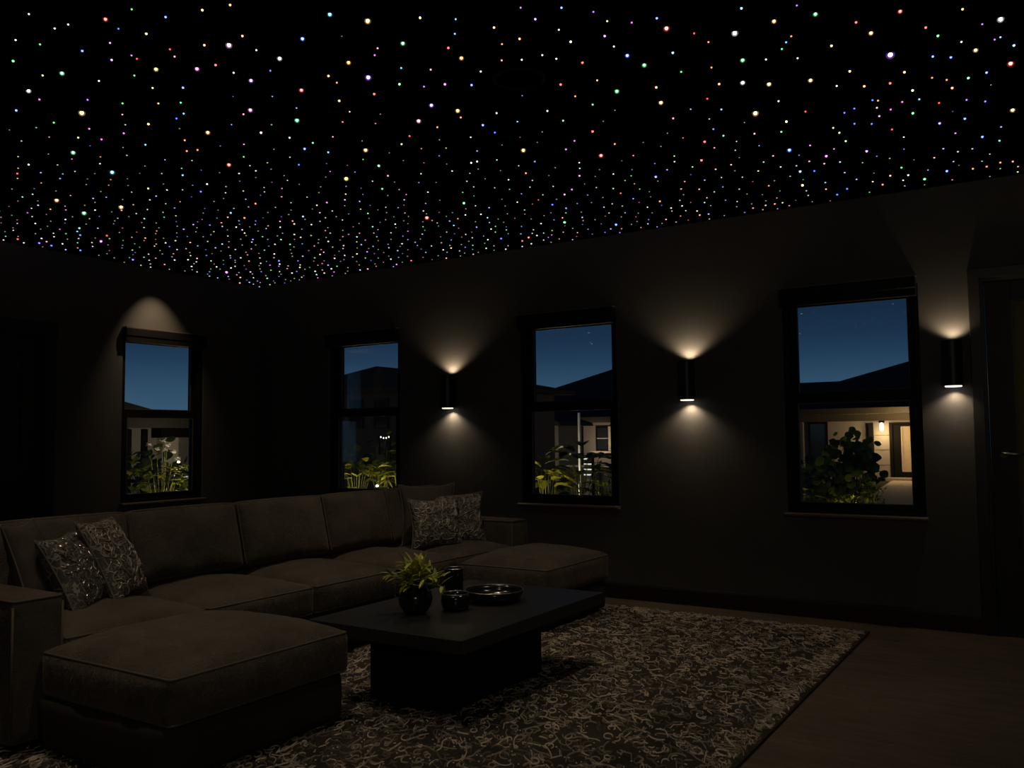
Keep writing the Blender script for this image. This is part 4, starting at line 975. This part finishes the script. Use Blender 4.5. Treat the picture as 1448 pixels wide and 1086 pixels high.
# ---- plants
def frond_leaf(mb, base, d, L, n, spread, wid, rnd, mi=0):
    """palmate leaf: n blades fanning from one point"""
    d = Vector(d).normalized(); s_ = d.cross(Vector((0, 0, 1)))
    s_ = s_.normalized() if s_.length > .05 else Vector((1, 0, 0)); u_ = s_.cross(d)
    for i in range(n):
        a = -spread+2*spread*i/(n-1)
        dd = d*math.cos(a)+s_*math.sin(a)+u_*rnd.uniform(-.12, .2)
        strap_leaf(mb, base, dd, L*(1-.35*abs(a)/spread)*rnd.uniform(.85, 1.1), wid*rnd.uniform(.8, 1.2), rnd.uniform(.2, .9), mi, 6, .2)
def round_leaf(mb, c, nrm, r, rnd, mi=0):
    nrm = Vector(nrm).normalized(); a = nrm.orthogonal().normalized(); a = Matrix.Rotation(rnd.uniform(0, 6.28), 3, nrm) @ a; b = nrm.cross(a)
    k = 12; ringp = []
    for i in range(k):
        t_ = 2*PI*i/k; rr = r*(1-.22*(math.cos(t_) > .93)+.05*math.cos(3*t_))
        ringp.append(Vector(c)+a*rr*math.cos(t_)+b*rr*math.sin(t_)-nrm*r*.18)
    mb.add([Vector(c)]+ringp, [(0, 1+i, 1+(i+1) % k) for i in range(k)], mi)
def broad_leaf(mb, base, d, L, wid, rnd, mi=0, droop=.8):
    d = Vector(d).normalized(); side = d.cross(Vector((0, 0, 1))); side = side.normalized() if side.length > .05 else Vector((1, 0, 0))
    p = Vector(base); rows = []; n = 9; dv = d.copy()
    for i in range(n+1):
        s = i/n; wv = wid*(math.sin(PI*min(1, s*1.02))**.6)*(1-.45*s)*(1+.16*math.sin(s*26)); nn = side.cross(dv).normalized()
        rows.append([p+side*wv*q+nn*wv*(.28*abs(q)+.05*math.sin(9*s+q*4)) for q in (-1, -.5, 0, .5, 1)])
        dv = (dv+Vector((0, 0, -droop/n))).normalized(); p = p+dv*L/n
    mb.grid(n+1, 5, lambda i, j: rows[i][j], mi)
def plant(label, base, kind, h, spread, count, seed, mats, size=1.0, group='garden plants outside the windows', cat='plant'):
    rnd = random.Random(seed); b = Vector(base)
    t = thing('garden_plant', label, cat, base, 0, group)
    lf, st_ = MB(), MB()
    for i in range(count):
        a = 2*PI*i/count*1.618*2+rnd.uniform(-.4, .4); rr = spread*math.sqrt(rnd.uniform(.05, 1)); hh = h*rnd.uniform(.70, 1)*(1-.18*(rr/spread)**2)
        tip = b+Vector((rr*math.cos(a), rr*math.sin(a), hh)); midp = b.lerp(tip, .5)+Vector((0, 0, hh*.14))
        st_.tube([b, b.lerp(midp, .5)+Vector((0, 0, hh*.05)), midp, tip], lambda s: (.008-.005*s)*size, 5)
        d = Vector((math.cos(a), math.sin(a), rnd.uniform(-.1, .7)))
        mi = 0 if rnd.random() < .6 else 1
        if kind == 'palmate': frond_leaf(lf, tip, d, .24*size, 7, 1.5, .020*size, rnd, mi)
        elif kind == 'broad':
            broad_leaf(lf, tip, d, .30*size*rnd.uniform(.7, 1.25), .105*size, rnd, mi)
            if rnd.random() < .6: broad_leaf(lf, midp, Vector((-d.y, d.x, .3)), .24*size, .075*size, rnd, 1-mi)
        elif kind == 'round':
            for q in range(7):
                o_ = Vector((rnd.gauss(0, .13), rnd.gauss(0, .13), rnd.gauss(0, .10)))*size
                round_leaf(lf, tip+o_, Vector((rnd.uniform(-.6, .6), rnd.uniform(-1.0, .1), rnd.uniform(.1, 1))), .055*size*rnd.uniform(.6, 1.4), rnd, mi)
        elif kind == 'tuft':
            for q in range(9):
                a2 = rnd.uniform(0, 6.28); strap_leaf(lf, tip+Vector((rnd.gauss(0, .06), rnd.gauss(0, .06), -.02)), (math.cos(a2), math.sin(a2), rnd.uniform(.3, 1.6)), .09*size, .014*size, rnd.uniform(.2, 1), mi, 4)
    lf.build('foliage', mats, t, smooth=True); st_.build('stems', M_stalk if mats[0] is not M_leaf_d else M_leaf_d, t, smooth=True)
    return t
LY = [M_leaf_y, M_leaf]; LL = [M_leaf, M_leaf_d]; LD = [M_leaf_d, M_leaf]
# left wall window
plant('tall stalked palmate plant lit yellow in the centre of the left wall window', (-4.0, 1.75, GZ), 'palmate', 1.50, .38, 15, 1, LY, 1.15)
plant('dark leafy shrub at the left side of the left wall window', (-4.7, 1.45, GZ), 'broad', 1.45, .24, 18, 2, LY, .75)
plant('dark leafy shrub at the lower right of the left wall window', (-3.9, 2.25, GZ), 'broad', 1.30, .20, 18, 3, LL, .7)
plant('low hedge-like shrub behind the tall stalked palmate plant', (-6.3, 3.2, GZ), 'round', 1.35, .70, 44, 31, LD, 1.2)
t = thing('flowering_plant', 'tall plant with glowing white blossoms in the left wall window', 'plant', (-4.9, 2.42, GZ), 0, 'garden plants outside the windows')
rnd = random.Random(8); st_ = MB(); b = Vector((-4.9, 2.42, GZ))
heads = [(-4.9, 2.32, 1.08), (-4.9, 2.42, 1.20), (-4.9, 2.50, 1.14), (-4.9, 2.62, 1.04), (-4.85, 2.66, .92), (-4.9, 2.46, 1.06), (-4.95, 2.22, 1.14)]
for hpt in heads: st_.tube([b, b.lerp(Vector(hpt), .5)+Vector((0, 0, .1)), Vector(hpt)], .0045, 5)
st_.build('stems', M_stalk, t, smooth=True)
for hpt in heads:
    m = MB()
    for q in range(16):
        a = rnd.uniform(0, 6.28); strap_leaf(m, Vector(hpt), (math.cos(a), math.sin(a), rnd.uniform(-.5, 1.2)), .062, .020, .8, 0, 4)
    m.build('blossom', M_petal, t, smooth=True)
# corner window
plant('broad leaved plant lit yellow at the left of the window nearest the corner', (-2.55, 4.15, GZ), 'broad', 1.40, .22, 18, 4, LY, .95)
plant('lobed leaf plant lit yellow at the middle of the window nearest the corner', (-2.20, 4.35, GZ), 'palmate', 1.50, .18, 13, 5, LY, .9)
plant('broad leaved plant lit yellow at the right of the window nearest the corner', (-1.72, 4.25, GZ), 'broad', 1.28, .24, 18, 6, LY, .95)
plant('dark bush behind the lit plants in the window nearest the corner', (-3.4, 6.3, GZ), 'round', 1.6, .8, 45, 7, LD, 1.2)
# middle window
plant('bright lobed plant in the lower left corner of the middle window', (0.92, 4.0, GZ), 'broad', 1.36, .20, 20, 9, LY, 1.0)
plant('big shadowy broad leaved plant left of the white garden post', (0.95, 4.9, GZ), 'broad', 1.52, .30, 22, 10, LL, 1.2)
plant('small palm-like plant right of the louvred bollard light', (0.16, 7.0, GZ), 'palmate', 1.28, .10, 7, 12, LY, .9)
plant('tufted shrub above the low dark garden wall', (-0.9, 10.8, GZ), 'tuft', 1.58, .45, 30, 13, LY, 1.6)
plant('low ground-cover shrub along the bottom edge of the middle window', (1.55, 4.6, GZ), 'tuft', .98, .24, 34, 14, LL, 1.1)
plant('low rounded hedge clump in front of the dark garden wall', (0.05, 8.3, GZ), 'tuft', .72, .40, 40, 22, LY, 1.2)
# right-hand window
plant('large round leaved bush at the left of the right-hand window', (4.05, 5.4, GZ), 'round', 1.30, .30, 34, 15, LD, .9)
plant('dark round leaved bush in the middle of the right-hand window', (4.42, 5.5, GZ), 'round', 1.62, .22, 30, 16, LD, .85)
plant('clipped tufted shrub beside the pale path in the right-hand window', (4.70, 5.0, GZ), 'tuft', 1.13, .13, 30, 17, LL, .8)
plant('low bright tufted shrub at the foot of the round leaved bush', (4.52, 4.6, GZ), 'tuft', .95, .13, 26, 18, LY, .7)
plant('small pale edged shrub in the lower left of the right-hand window', (4.02, 4.6, GZ), 'broad', 1.16, .12, 12, 19, LL, .6)
# garden lamp fittings
gl_lab = ['small garden spike light under the tall stalked palmate plant', 'small garden spike light behind the white blossoms', 'small glowing garden spike light at the lower left of the corner window',
          'bright glowing garden spike light at the lower right of the corner window', 'small garden spike light under the bright lobed plant', 'small garden spike light under the ground-cover shrub', 'small garden spike light beside the clipped tufted shrub', 'small garden spike light under the pale edged shrub', 'small garden spike light at the foot of the white garden post']
for (L, p_, c_), lab in zip(GL, gl_lab):
    x, y, z = L
    t = thing('garden_spike_light', lab, 'garden light', (x, y, GZ), 0, 'garden spike lights')
    m = MB(); m.tube([(x, y, GZ), (x, y, z-.085)], .008, 6); m.build('spike', M_hframe, t)
    m = MB(); m.lathe((x, y, z-.06), [(0, -.03), (.022, -.028), (.03, 0), (.026, 0), (0, -.015)], 14); m.build('cup', M_hframe, t)
    m = MB(); m.lathe((x, y, z-.055), [(0, -.006), (.020, 0), (.022, .014), (.012, .028), (0, .032)], 10); m.build('bulb', M_bulb, t, smooth=True)
t = thing('string_light', 'short string of tiny lit bulbs in the garden beyond the corner window', 'string lights', (-3.0, 5.6, 1.1))
m = MB(); m.tube([(-3.35+.03*i, 5.6, 1.26-.03*math.sin(i*PI/8)) for i in range(9)], .004, 5); m.tube([(-3.35, 5.6, 1.26), (-3.35, 5.6, GZ)], .012, 6); m.tube([(-3.11, 5.6, 1.26), (-3.11, 5.6, GZ)], .012, 6); m.build('cable', M_hframe, t)
for i in (1, 3, 5, 7):
    m = MB(); m.lathe((-3.35+.03*i, 5.6, 1.215-.03*math.sin(i*PI/8)), [(0, 0), (.011, .01), (.011, .022), (0, .034)], 8); m.build('bulb', M_bulbw, t, smooth=True)
